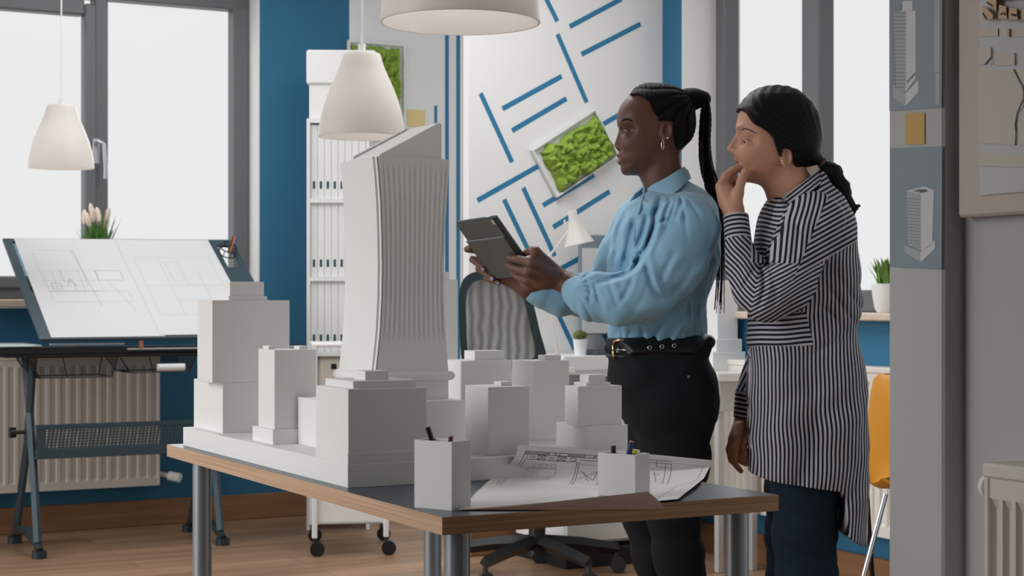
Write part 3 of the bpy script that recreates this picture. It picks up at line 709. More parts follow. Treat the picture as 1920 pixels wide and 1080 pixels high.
n = mb.build('sticky_note', mat('orange_note', (.62, .42, .16), .8)); place(n); tag(n, 'orange yellow sticky note on the grey pillar between the two photo prints', 'sticky note')
# relief map on the right wall
t = thing('relief_map', 'large beige relief map of a town plan hung on the near right wall', 'wall art', (WA, 1.0, 1.2))
RM = [mat('beige_canvas', (.58, .52, .475), .85, bump=(200, .1)), mat('relief_grey', (.58, .60, .62), .8), mat('relief_cream', (.61, .58, .52), .8), mat('relief_wood', (.62, .45, .30), .7), mat('relief_dark', (.035, .022, .015), .8), mat('relief_ink', (.13, .13, .13), .8)]
def rl(px, py, d): p = Vector(on_a(px, py, WA-d)); return p-Vector((WA, 1.0, 1.2))
lb_ = on_a(1795, 408, WA-.025); lt = on_a(1838, 365, WA-.025)
mb = MB().box(-.025, 0, lb_[1]-1.0, .22, lb_[2]-1.2, 1.95-1.2, 0, .004); mb.build('canvas', RM[0], t)
def slab_(pts, d0, d1, m, name='relief_piece'):
    mb = MB(); mb.hexa([rl(x, y, d0) for x, y in pts], [rl(x, y, d1) for x, y in pts], 0); return mb.build(name, RM[m], t)
sl_, st_ = rl(1837, 366, .0285), rl(1836, 42, .0285)
MB().box(-.0285, -.0252, .27, sl_.y, sl_.z, .70).build('map_sheet', RM[1], t)
random.seed(12)
for k in range(9):
    for z_ in (0, 1, 2):
        b_ = .30+k*.065+random.uniform(-.006, .006); z0_ = st_.z+.012+z_*.075+random.uniform(-.006, .006); w_, h_ = random.uniform(.018, .032), random.uniform(.025, .05)
        if b_ > .56 and z_ == 0: continue
        if b_+w_ < sl_.y-.01: MB().box(-.044, -.0286, b_, b_+w_, z0_, z0_+h_, 0, .001).build('model_house', RM[3], t)
for k in range(3): MB().box(-.0305, -.0286, .30, .56, sl_.z+.02+k*.085, sl_.z+.085+k*.085, 0, .0006).build('relief_piece', RM[2], t)
for pts in ([(1836, 54), (1871, 53), (1871, 68), (1836, 69)], [(1887, 53), (1990, 52), (1990, 69), (1887, 69)], [(1836, 90), (1858, 90), (1858, 108), (1848, 121), (1836, 122)],
            [(1866, 99), (1902, 99), (1903, 122), (1866, 123)], [(1836, 131), (1900, 130), (1912, 155), (1919, 165), (1920, 180), (1905, 215), (1903, 272), (1836, 268)],
            [(1838, 285), (2000, 296), (2000, 316), (1838, 311)], [(1908, 130), (2000, 128), (2000, 275), (1912, 272), (1912, 218), (1925, 185), (1924, 165), (1914, 145)]):
    slab_(pts, .0286, .0305, 2)
for pts in ([(1841, 12), (1850, 15), (1862, 28), (1861, 36), (1843, 36)], [(1850, -20), (1868, -16), (1868, 22), (1852, 8)], [(1873, 9), (1886, 12), (1888, 36), (1872, 35)], [(1892, 14), (1906, 16), (1908, 37), (1891, 37)],
            [(1872, -30), (1895, -26), (1895, -4), (1878, 0)], [(1898, -28), (1918, -20), (1920, 0), (1900, -3)], [(1912, 18), (1960, 16), (1960, 37), (1914, 37)], [(1888, 54), (1892, 54), (1892, 69), (1888, 69)]):
    slab_(pts, .0286, .042 if pts[0][1] < 50 else .034, 3, 'model_house')
mb = MB()
def rline(pts, wd_, d=.0308):
    for p_, q_ in zip(pts[:-1], pts[1:]): strip(mb, rl(*p_, d), rl(*q_, d), wd_, (-1, 0, 0), 0, .0003)
rline([(1859, 88), (1859, 106), (1846, 121)], .0012); rline([(1860, 109), (1862, 115), (1858, 122)], .0011); rline([(1903, 99), (1904, 108), (1903, 122)], .0012)
rline([(1900, 130), (1906, 142), (1912, 154), (1917, 162), (1919, 172), (1919, 200), (1906, 218), (1903, 232), (1905, 250), (1903, 272)], .0012)
mb.build('road_line', RM[5], t)
mb = MB(); rline([(1842, 24), (1848, 32), (1850, 36)], .002, .0424); rline([(1850, 4), (1856, 8), (1862, 12)], .002, .0424); rline([(1876, 27), (1884, 24), (1885, 29)], .002, .0424); rline([(1896, 27), (1906, 29)], .003, .0424); rline([(1914, 20), (1912, 30), (1915, 35)], .0015, .0424)
mb.build('dark_relief_mark', RM[4], t)

# ------------------------------------------------------------------ drafting table
NAVY = mat('dark_blue_grey_metal', (.045, .075, .095), .45, metal=.2)
t = thing('drafting_table', 'dark steel drafting table with a tilted board in front of the left window', 'drafting table', (1.50, 6.91, 0))
o_a, o_b = 1.50, 6.91
def D(a, b, z): return Vector((a-o_a, b-o_b, z))
pa = on_b(75, 636, 6.85); pt_l = on_b(5, 447, 7.42); pt_r = on_b(437, 442, 7.42)
BL = D(*pa); BR = D(pa[0]+(pt_r[0]-pt_l[0]), 6.85, pa[2]+.002); TLp = D(pa[0]+.0, 7.42, pt_l[2]); TRp = D(pt_r[0]+.0, 7.42, pt_r[2]); TLp.x = D(*pt_l).x; 
nn = (BR-BL).cross(TLp-BL).normalized()
if nn.z < 0: nn = -nn
TRp -= nn*(TRp-BL).dot(nn)
def bd(u, v, d=0): return (BL.lerp(BR, u)).lerp(TLp.lerp(TRp, u), v)+nn*d
mb = MB()
for u0, u1, v0, v1 in ((0, .035, 0, 1), (.035, 1, 0, .03), (.035, 1, .97, 1), (.875, 1, .03, .70), (.875, .915, .70, .97), (.97, 1, .70, .97), (.915, .97, .94, .97), (.035, .09, .03, .45)):
    mb.hexa([bd(u0, v0, -.012), bd(u1, v0, -.012), bd(u1, v1, -.012), bd(u0, v1, -.012)], [bd(u0, v0), bd(u1, v0), bd(u1, v1), bd(u0, v1)])
mb.hexa([bd(.09, .03, -.012), bd(.875, .03, -.012), bd(.875, .97, -.012), bd(.09, .97, -.012)], [bd(.09, .03), bd(.875, .03), bd(.875, .97), bd(.09, .97)])
board = mb.build('board', NAVY, t)
mb = MB(); mb.hexa([bd(.035, .03, -.006), bd(.10, .03, -.006), bd(.10, .97, -.006), bd(.035, .97, -.006)], [bd(.035, .03, -.002), bd(.10, .03, -.002), bd(.10, .97, -.002), bd(.035, .97, -.002)])
mb.build('glass_insert', glass('blue_glass', (.45, .60, .66), .05), board)
mb = MB(); rc = bd(.945, .86, .0); e1 = (TRp-TLp).normalized(); e2 = (TLp-BL).normalized()
for d in (.0, .03): mb.tube([rc+e1*.038*math.cos(k*PI/8)+e2*.045*math.sin(k*PI/8)+nn*d for k in range(17)], .003, 6)
for k in range(8): q = rc+e1*.038*math.cos(k*PI/4)+e2*.045*math.sin(k*PI/4); mb.tube([q, q+nn*.03], .002, 5)
ph = mb.build('pen_holder', BLACK, board)
for px_, c_ in ((.0, ('orange_pencil', (.6,.2,.04))), (.012, ('blue_pencil', (.05,.09,.20))), (-.01, ('brown_pencil', (.09,.035,.02)))):
    q = rc+e1*(px_+.015)+nn*.004; pb2 = MB().tube([q-o_*0, q+e1*.03+e2*.05+nn*.05], .004, 8).build('pencil', mat(*c_), None); pb2.parent = None
    x_, y_ = rm(o_a, o_b); pb2.location = (x_, y_, 0); pb2.rotation_euler.z = TH
    tag(pb2, '%s in the ring holder at the board top right corner' % {'orange_pencil': 'orange pencil', 'blue_pencil': 'blue pencil', 'brown_pencil': 'dark brown pencil'}[c_[0]], 'pencil')
# drawings on the board: two sheets side by side
def sheet(label, u0, u1, v0, v1, skew, lines, d):
    f = lambda x, y, e=0: bd(u0+(u1-u0)*x+skew*(1-y), v0+(v1-v0)*y, d+e)
    mb = MB(); mb.hexa([f(0,0), f(1,0), f(1,1), f(0,1)], [f(0,0,.0006), f(1,0,.0006), f(1,1,.0006), f(0,1,.0006)], 0)
    for pts, m in lines:
        for p_, q_ in zip(pts[:-1], pts[1:]): strip(mb, f(*p_, .0006), f(*q_, .0006), .003, nn, m, .0003)
    o = mb.build('drawing_sheet', [mat('tracing_paper', (.66, .67, .68), .7), mat('pencil_line', (.56, .57, .59), .8), mat('dark_pencil_line', (.44, .45, .47), .8)], None, False, fix=False)
    x_, y_ = rm(o_a, o_b); o.location = (x_, y_, 0); o.rotation_euler.z = TH; tag(o, label, 'drawing'); return o
R_ = lambda a, b, c, d: [(a, b), (c, b), (c, d), (a, d), (a, b)]
sheet('white plan drawing on the left half of the drafting board', .045, .50, .012, .995, .0, [
    (R_(.12, .50, .5, .88), 1), (R_(.14, .45, .62, .66), 1), ([(.30, .66), (.30, .55), (.38, .55), (.38, .46)], 2), ([(.48, .88), (.55, .30)], 2), (R_(.62, .56, .85, .66), 2), ([(.14, .56), (.62, .56)], 1), ([(.22, .66), (.22, .45)], 1), ([(.40, .66), (.46, .66), (.46, .45)], 1), (R_(.14, .34, .85, .45), 1), ([(.70, .56), (.80, .34), (.84, .24)], 1), (R_(.18, .47, .26, .53), 2), ([(.32,.5),(.36,.58),(.4,.5)], 2)], .001)
sheet('faint plan drawing on the right half of the drafting board', .47, .885, .02, .99, .012, [
    (R_(.10, .2, .9, .8), 1), ([(.1, .5), (.9, .5)], 1), ([(.35, .2), (.35, .8)], 1), ([(.55, .5), (.55, .8)], 1), ([(.7, .2), (.7, .65)], 1), (R_(.4, .55, .52, .75), 1), ([(.35, .35), (.7, .35)], 1)], .0025)
sheet_x, sheet_y = rm(o_a, o_b)
# rail, frame, trays
zf = on_b(10, 648, 6.90)[2]
a_l = on_b(-120, 0, 6.90)[0]; a_r = 2.62
mb = MB().box(a_l-o_a, a_r-o_a, -.02, .01, zf-.045, zf-.008, 0, .003); mb.box(1.36-o_a, a_r-o_a, -.02, .5, zf-.05, zf-.03, 0, .003); mb.build('front_rail', BLACK, t)
mb = MB().box(a_l-o_a, on_b(80, 0, 6.87)[0]-o_a, -.03, .32, zf-.006, zf+.002, 0, .002).build('side_shelf', mat('frosted_glass_top', (.60,.68,.70), .2), t)
mb = MB().box(on_b(95, 0, 6.87)[0]-o_a, on_b(235, 0, 6.87)[0]-o_a, -.035, -.01, zf-.002, zf+.006, 0, .002).build('ledge', mat('pale_metal', (.5,.54,.55), .4, metal=.3), t)
mb = MB().box(on_b(240, 0, 6.87)[0]-o_a, a_r-o_a, -.04, -.015, zf-.024, zf-.016, 0, .002).build('ledge', mat('pale_metal', (.5,.54,.55), .4, metal=.3), t)
for a in (1.50, 2.27):
    k = a-o_a
    mb = MB(); mb.tube([(k, .44, .06), (k, .22, .44), (k, .10, zf-.04)], .017, 4, up=(1,0,0)); mb.tube([(k, .02, .06), (k, .10, .36), (k, .26, zf-.04)], .017, 4, up=(1,0,0)); mb.build('leg', NAVY, t)
    mb = MB(); mb.tube([(k, -.02, .03), (k, .06, .062), (k, .23, .085), (k, .40, .062), (k, .48, .03)], [.016, .02, .02, .02, .016], 8, up=(1,0,0)); mb.cyl((k, -.01, 0), (k, -.01, .03), .03, n=20).cyl((k, .47, 0), (k, .47, .03), .03, n=20); mb.build('foot', DKMET, t, 40)
    MB().tube([(k-.02, .16, .50), (k-.07, .16, .50)], [.008, .008], 10).tube([(k-.06, .16, .50), (k-.085, .16, .50)], .022, 14).build('knob', BLACK, t, 40)
# perforated cross shelf
mb = MB().box(0, .77, .05, .07, .395, .435, 0, .002).box(0, .77, .05, .07, .515, .535, 0, .002).box(0, .77, .07, .13, .395, .40)
mb.box(0, .04, .05, .056, .435, .515).box(.70, .77, .05, .056, .435, .515)
n_ = 42
for i in range(n_):
    x0 = .04+.66*i/n_; mb.hexa([(x0, .052, .435), (x0+.008, .052, .435), (x0+.020, .052, .515), (x0+.012, .052, .515)], [(x0, .055, .435), (x0+.008, .055, .435), (x0+.020, .055, .515), (x0+.012, .055, .515)])
for i in range(7): z = .437+i*.0115; mb.box(.04, .70, .053, .056, z, z+.004)
mb.build('cross_shelf', NAVY, t)
# hanging trays of dark mesh
SM = glass('smoked_plastic', (.62, .68, .70), .05)
mbw = MB()
def tray(x0, x1, y0, y1, z0, z1, tp=.05):
    top_ = [(x0, y0, z1), (x1, y0, z1), (x1, y1, z1), (x0, y1, z1)]; bt_ = [(x0+tp, y0+.02, z0), (x1-tp*.4, y0+.02, z0), (x1-tp*.4, y1-.02, z0), (x0+tp, y1-.02, z0)]
    mb = MB()
    for k in range(4): mb.poly([top_[k], top_[(k+1) % 4], bt_[(k+1) % 4], bt_[k]])
    mb.poly(bt_); tr = mb.build('tray', SM, t)
    mb = MB()
    for k in range(4): mb.tube([top_[k], top_[(k+1) % 4]], .004, 6).tube([bt_[k], bt_[(k+1) % 4]], .003, 6).tube([top_[k], bt_[k]], .003, 6)
    mb.tube([(Vector(top_[0])*.62+Vector(top_[1])*.38), (Vector(bt_[0])*.62+Vector(bt_[1])*.38)], .003, 6); mb.build('rim', BLACK, tr)
x0 = on_b(56, 0, 6.88)[0]-o_a; x1 = on_b(225, 0, 6.88)[0]-o_a; x2 = on_b(372, 0, 6.88)[0]-o_a
tray(x0, x1, 0, .26, zf-.135, zf-.05); tray(x1+.006, x2, 0, .26, zf-.12, zf-.05)
x3 = on_b(298, 0, 6.84)[0]-o_a
MB().tube([(x3, -.05, zf-.098), (x3+.115, -.05, zf-.098)], .013, 10, flat=1.2).build('handle', PLW, t, 40)
# clip on the ledge
cx_ = on_b(268, 0, 6.84)[0]
mb = MB().box(-.007, .007, 0, .014, 0, .045, 0, .002); e = mb.build('eraser_stick', mat('red_and_white_plastic', (.45,.16,.08), .4)); place(e, (cx_, 6.86-.0, zf-.016)); tag(e, 'small red tipped stick standing on the drafting table ledge', 'stick')
# ------------------------------------------------------------------ corner desk
DZ = .765
t = thing('desk', 'white corner desk with square metal legs against the line patterned wall', 'desk', (3.70, 5.28, 0))
dk = lambda a, b: (a-3.70, b-5.28)
pL = on_b(1040, 683, BP-.01)
pts = [dk(pL[0], BP-.005), dk(3.700, 5.28), dk(3.893, 5.22), dk(3.893, BP-.005)]
MB().prism(pts[::-1], DZ-.028, DZ).build('desktop', mat('desk_white', (.72,.72,.71), .4), t)
DLEG = mat('light_grey_metal', (.55,.55,.54), .4, metal=.2)
for a, b in ((.012, .02), (.155, .0), (pts[0][0]+.08, pts[0][1]-.10), (.155, BP-5.28-.06)): MB().box(a, a+.028, b, b+.028, 0, DZ-.028, 0, .003).build('leg', DLEG, t)
MB().box(.012, .183, .008, .022, .62, DZ-.028).build('apron', DLEG, t)
# drawer pedestal on the floor under the desk
p = on_z(1052, 1018, .09)
t = thing('drawer_pedestal', 'white drawer pedestal on the floor under the desk behind the office chair', 'drawer unit', (3.25, 5.68, 0))
MB().box(0, .36, 0, .40, .09, .62, 0, .003).build('body', PLW, t)
for z0, z1 in ((.10, .27), (.275, .44), (.445, .61)):
    d = MB().box(.004, .356, -.016, .0, z0, z1, 0, .003).build('drawer', PLW, t); MB().box(.13, .23, -.026, -.016, z1-.04, z1-.03, 0, .003).build('handle', DLEG, d)
MB().box(-.01, .37, -.03, .41, .0, .075, 0, .004).build('plinth', BLACK, t)

# things on the desk
def lampc(x, y, Y): return W(x, y, Y)
LY = 6.55
hc_ = W(1077, 402, LY); bc_ = W(1086, 461, LY)
base_p = W(1048, 672, LY); bx, by = base_p.x, base_p.y
t = thing('desk_lamp', 'white articulated desk lamp with a cone shade behind the tablet hands', 'lamp', (bx, by, DZ), world=True)
L_ = lambda x, y, dy=0: W(x, y, LY+dy)-Vector((bx, by, DZ))
axis = (L_(1086, 461)-L_(1077, 402)).normalized()
mb = MB(); A_ = L_(1074, 404); B_ = L_(1086, 458)
sd = [(0, .018), (.12, .020), (.3, .026), (.6, .040), (.9, .055), (1.0, .060)]
mb.tube([A_.lerp(B_, u) for u, r in sd], [r for u, r in sd], 28, caps=False); mb.tube([B_, A_.lerp(B_, .02)], [.056, .015], 28, caps=False); mb.face([mb.av(v) for v in []] or [0, 1, 2][:3]) if False else None
mb.build('lamp_shade', SHADE, t, True)
MB().cyl(A_-axis*.02, A_+axis*.005, .018).build('socket', SHADE, t, 40)
elbow = L_(1018, 496, .02)
mb = MB()
for d in (-.008, .008): mb.tube([L_(1072, 425)+Vector((0, d, 0)), elbow+Vector((0, d, 0))], .0045, 8)
mb.tube([L_(1058, 412), L_(1064, 440)], .004, 8); mb.build('upper_arm', SHADE, t, 40)
mb = MB(); mb.tube([elbow, Vector((0, 0, .03))], .006, 8); mb.build('lower_arm', SHADE, t, 40)
MB().cyl((0,0,0), (0,0,.018), .062, n=28).build('base', SHADE, t, 40)
# riser that lifts the monitor, keyboard and little plant
r0_ = on_b(1056, 650, 5.80); RZ_ = .058
ris = MB().box(0, .62, 0, .30, 0, RZ_, 0, .003).build('monitor_riser', PLW); place(ris, (r0_[0], 5.80, DZ)); tag(ris, 'low white riser along the desk back under the monitor and keyboard', 'riser')
# monitor
t = thing('monitor', 'computer monitor with a dark top edge on the white desk', 'monitor', (3.46, 6.02, DZ+RZ_))
m0_ = on_b(1090, 440, 6.02); m1_ = on_b(1215, 440, 6.02)
x0, x1 = m0_[0]-3.46, m1_[0]-3.46; h_ = m0_[2]-DZ-RZ_
MB().box(x0, x1, 0, .03, .08, h_, 0, .004).build('housing', mat('grey_blue_plastic', (.17,.22,.26), .4), t)
MB().box(x0+.004, x1-.004, -.002, .0, .085, h_-.055).build('screen', mat('pale_screen', (.56,.57,.57), .3), t)
MB().box((x0+x1)/2-.02, (x0+x1)/2+.02, .005, .025, .01, .1).box((x0+x1)/2-.09, (x0+x1)/2+.09, -.02, .08, 0, .01, 0, .002).build('stand', DKMET, t)
# potted plant on the desk
pc_ = on_z(1088, 664, DZ+.0)
pp = on_b(1088, 652, 5.86)
t = thing('potted_plant', 'tiny round green plant in a small white pot on the desk', 'plant', (pp[0], 5.86, DZ+RZ_))
MB().lathe([(0, 0), (.022, 0), (.030, .065), (.026, .065), (.024, .05), (0, .05)], n=24).build('pot', PLW, t, 40)
mb = MB()
random.seed(3)
for k in range(110):
    d = Vector((random.gauss(0,1), random.gauss(0,1), random.gauss(0,1))).normalized(); c = Vector((0,0,.082))+Vector((d.x*.026, d.y*.026, d.z*.016)); n = d; s_ = n.cross(Vector((.3,.5,.8))).normalized()*.006; u_ = n.cross(s_).normalized()*.008
    mb.poly([c-s_, c+u_, c+s_+n*.004, c-u_+n*.002])
mb.build('leaves', mat('olive_leaf', (.12,.17,.04), .6, var=(40,.3)), t)
# dark laptop base / keyboard
kp = on_z(1112, 652, DZ+.0)
kx = on_b(1088, 655, 5.45); kx2 = on_b(1150, 655, 5.45)
mb = MB().box(0, .30, 0, .14, 0, .018, 0, .004)
for i in range(12):
    for j in range(4): mb.box(.012+i*.0232, .03+i*.0232, .015+j*.03, .037+j*.03, .018, .0215, 0, .001)
k_ = mb.build('keyboard', mat('slate_plastic', (.07,.085,.10), .5)); place(k_, (pp[0]+.045, 5.815, DZ+RZ_+.0004)); tag(k_, 'dark grey keyboard on the low white riser beside the tiny green plant', 'keyboard')
# white model tower on the desk right
q = on_b(1352, 655, 5.50); q2 = on_b(1402, 655, 5.50)
t = thing('model_tower', 'white model tower with stepped base standing on the desk by the right window', 'architectural model', (q[0]-.03, 5.5, DZ))
x1 = q2[0]-q[0]
MB().box(-.01, x1+.02, 0, .16, 0, .075, 0, .002).build('base_block', PLW, t)
MB().box(.015, x1+.012, .012, .14, .075, .125, 0, .002).build('middle_block', PLW, t)
MB().box(.03, x1+.0, .025, .12, .125, .36, 0, .002).build('shaft', PLW, t)

# ------------------------------------------------------------------ office chair
OX, OY = W(1007, 1000, 6.35).x, 6.35
t = thing('office_chair', 'black office chair with a mesh back and star base, behind the model city', 'office chair', (OX, OY, 0), world=True)
mb = MB()
mb.cyl((0,0,.085), (0,0,.15), .035, .03, n=20)
ANG = [-158, -32, 12, 175, 95]
tips = []
for an in (-127, -55, 17, 89, 161):
    r = math.radians(an); d = Vector((math.cos(r), math.sin(r), 0)); tips.append(d*.32)
    mb.tube([d*.02+Vector((0,0,.132)), d*.17+Vector((0,0,.118)), d*.325+Vector((0,0,.092))], [.026, .025, .022], 4, flat=1.05)
mb.build('star_base', BLACK, t, 30)
for d in tips:
    MB().tube([d+Vector((0,0,.05)), d+Vector((0,0,.085))], .010, 8).tube([d+Vector((.008,-.018,.03)), d+Vector((.006,-.004,.03))], .0295, 20).tube([d+Vector((.005,.004,.03)), d+Vector((.003,.018,.03))], .0295, 20).build('caster', mat('caster_grey', (.03,.035,.04), .35), t, 40)
MB().cyl((0,0,.15), (0,0,.42), .024, n=20).cyl((0,0,.13), (0,0,.25), .032, n=20).build('gas_column', BLACK, t, 40)
crz = math.radians(-28); cs, sn = math.cos(crz), math.sin(crz)
R3 = Matrix.Rotation(crz, 4, 'Z')
mb = MB(); mb.T = R3; mb.box(-.23, .23, -.22, .22, .44, .50, 0, .03); mb.build('seat', mat('black_fabric', (.02,.022,.025), .9, bump=(200, .3)), t)
# back: frame ring in the vertical plane, traced outline
BY = OY-.12
fr = [(866, 672), (862, 620), (861, 560), (866, 530), (880, 514), (905, 508), (940, 508), (965, 512), (985, 530), (1000, 570), (1012, 620), (1024, 672), (1000, 690), (880, 690)]
cy = lambda x: (x-940)/100*.085                                 # the back is turned, its right edge further away
def bk(x, y, d=0.0): p = W(x, y, BY+cy(x)); return p-Vector((OX, OY, 0))+Vector((0, d, 0))
def closed(pts, n=60):
    out = []; L = len(pts)
    for k in range(n):
        f_ = k/n*L; i = int(f_); u = f_-i; P_ = [Vector((*pts[(i+j-1) % L], 0)) for j in range(4)]; out.append(cr(*P_, u))
    return out
oc = closed(fr); ctr = Vector((940, 600, 0))
oc_in = []
for p in oc:
    d = ctr-p; oc_in.append(p+Vector((d.x*(.16 if p.x < 940 else .24), d.y*.17, 0)))
mb = MB(); n = len(oc)
for k in range(n):
    j = (k+1) % n; a, b, c, d = oc[k], oc[j], oc_in[j], oc_in[k]
    A1 = [bk(q.x, q.y, -.018) for q in (a, b, c, d)]; A2 = [bk(q.x, q.y, .018) for q in (a, b, c, d)]
    mb.poly(A1); mb.poly(A2[::-1]); mb.poly([A1[0], A2[0], A2[1], A1[1]]); mb.poly([A1[3], A1[2], A2[2], A2[3]])
mb.build('back_frame', mat('dark_teal_plastic_frame', (.022,.042,.050), .4), t)
mesh_m = bpy.data.materials.new('chair_mesh'); mesh_m.use_nodes = True; nt = mesh_m.node_tree; pbs = nt.nodes['Principled BSDF']
wv = nt.nodes.new('ShaderNodeTexWave'); wv.inputs['Scale'].default_value = 9; wv.inputs['Distortion'].default_value = 5; wv.inputs['Detail'].default_value = 1.5; wv.inputs['Detail Scale'].default_value = .8
tcn = nt.nodes.new('ShaderNodeTexCoord'); nt.links.new(tcn.outputs['Object'], wv.inputs['Vector'])
rp = nt.nodes.new('ShaderNodeValToRGB'); rp.color_ramp.elements[0].color = (.10,.11,.115,1); rp.color_ramp.elements[1].color = (.36,.37,.38,1); nt.links.new(wv.outputs['Fac'], rp.inputs['Fac']); nt.links.new(rp.outputs['Color'], pbs.inputs['Base Color'])
tr_ = nt.nodes.new('ShaderNodeBsdfTransparent'); mxs = nt.nodes.new('ShaderNodeMixShader'); mxs.inputs[0].default_value = .12
nt.links.new(pbs.outputs[0], mxs.inputs[1]); nt.links.new(tr_.outputs[0], mxs.inputs[2]); nt.links.new(mxs.outputs[0], nt.nodes['Material Output'].inputs[0]); pbs.inputs['Roughness'].default_value = .8
mb = MB(); c0_ = mb.av(bk(940, 600, .02)); rr_ = [[mb.av(bk(940+(q.x-940)*s_, 600+(q.y-600)*s_, .012*(1-s_*s_))) for q in oc_in] for s_ in (.33, .66, 1.0)]
for k in range(n):
    j = (k+1) % n; mb.face([c0_, rr_[0][k], rr_[0][j]])
    for i in (0, 1): mb.face([rr_[i][k], rr_[i+1][k], rr_[i+1][j], rr_[i][j]])
mb.build('mesh_back', mesh_m, t, True)
lowc = bk(945, 688)
MB().tube([(0, 0, .40), (lowc.x*.6, .12, .42), (lowc.x, .10, .60), tuple(lowc)], [.02, .02, .018, .02], 8, flat=1.6).build('back_support', BLACK, t, 40)

# ------------------------------------------------------------------ white trolley on casters
CY = 6.84; c0x = W(590, 1030, CY).x; c1x = W(724, 1030, CY).x
t = thing('trolley', 'white trolley on black casters under the model table', 'trolley', (c0x, CY, 0), world=True)
wd = c1x-c0x; dp = .42; rot = Matrix.Rotation(math.radians(8), 4, 'Z')
def tp(x, y, z): return rot @ Vector((x, y, z))
def tb(name, x0, x1, y0, y1, z0, z1, m, bev=.003):
    mb = MB(); mb.T = rot; mb.box(x0, x1, y0, y1, z0, z1, 0, bev); return mb.build(name, m, t)
for x, y in ((0, 0), (wd, 0), (wd*1.02, dp), (.0, dp)):
    tb('post', x-.011, x+.011, y-.011, y+.011, .075, .86, PLW)
    q = tp(x+.006, y, 0)
    MB().tube([q+Vector((-.006, 0, .045)), q+Vector((-.006, 0, .078))], .007, 8).tube([q+Vector((.006, -.011, .03)), q+Vector((.004, .011, .03))], .030, 22).build('caster', BLACK, t, 40)
tb('panel', .011, wd-.011, .0, .012, .13, .50, PLW); tb('panel', wd-.004, wd+.004, .011, dp-.011, .14, .50, PLW)
tb('shelf', .0, wd, .0, dp, .13, .142, PLW); tb('shelf', .0, wd, .0, dp, .50, .512, PLW); tb('shelf', -.011, wd+.011, -.011, dp+.011, .855, .868, PLW)

# ------------------------------------------------------------------ mustard chair by the right window
MUST = mat('mustard_plastic', (.60, .25, .012), .5)
Yc_ = 5.45
t = thing('side_chair', 'mustard yellow shell chair partly hidden behind the grey pillar', 'chair', (W(1700, 900, Yc_).x, Yc_, 0), world=True)
ox_, oz_ = W(1700, 900, Yc_).x, 0
def ch(x, y, dy): p = W(x, y, Yc_); return Vector((p.x-ox_, dy, p.z))
prof = [(1650, 702, .00), (1644, 712, .0), (1640, 740, .0), (1634, 790, .0), (1628, 840, .0), (1624, 880, .0), (1626, 902, .0), (1640, 912, 0), (1700, 912, 0), (1760, 908, 0), (1790, 914, 0)]
def shell(off):
    P = []
    for i, (x, y, _) in enumerate(prof):
        row = []
        hw = .10 if i == 0 else (.17 if i == 1 else (.205 if i < 7 else .22))
        for j in range(13):
            s_ = -1+j/6; p = ch(x, y, s_*hw); cup_ = (abs(s_)**2.6)
            if i < 6: p.x += .045*cup_+off
            else: p.z += .03*cup_+(off*.8 if i > 6 else 0); p.x += off if i == 6 else 0
            row.append(p)
        P.append(row)
    return P
S1, S2 = shell(0), shell(.016); mb = MB(); mb.grid(S1).grid(S2)
n1, n2 = len(S1), 13
for i in range(n1-1):
    for j in (0, 12): mb.poly([S1[i][j], S1[i+1][j], S2[i+1][j], S2[i][j]])
for j in range(12):
    for i in (0, n1-1): mb.poly([S1[i][j], S1[i][j+1], S2[i][j+1], S2[i][j]])
mb.build('shell', MUST, t, 50)
zz_ = ch(1700, 915, 0).z
WIRE = mat('black_wire', (.015,.015,.017), .35, metal=.4)
for (xa, xb, ya, yb, m_) in ((1612, 1575, -.16, -.22, CHROME), (1618, 1664, .13, .2, WIRE), (1780, 1830, -.16, -.2, CHROME), (1780, 1830, .16, .2, WIRE)):
    p0_ = ch(xa, 915, ya); p1_ = ch(xb, 1100, yb); p0_.z = zz_; p1_.z = .008
    if p0_.x < -.12: p0_.x = ch(1640, 915, 0).x
    if m_ is CHROME and xa == 1612: p1_.x = ch(1577, 1080, 0).x-.02
    MB().tube([p0_, p1_], .0085, 10).build('leg', m_, t, 40)

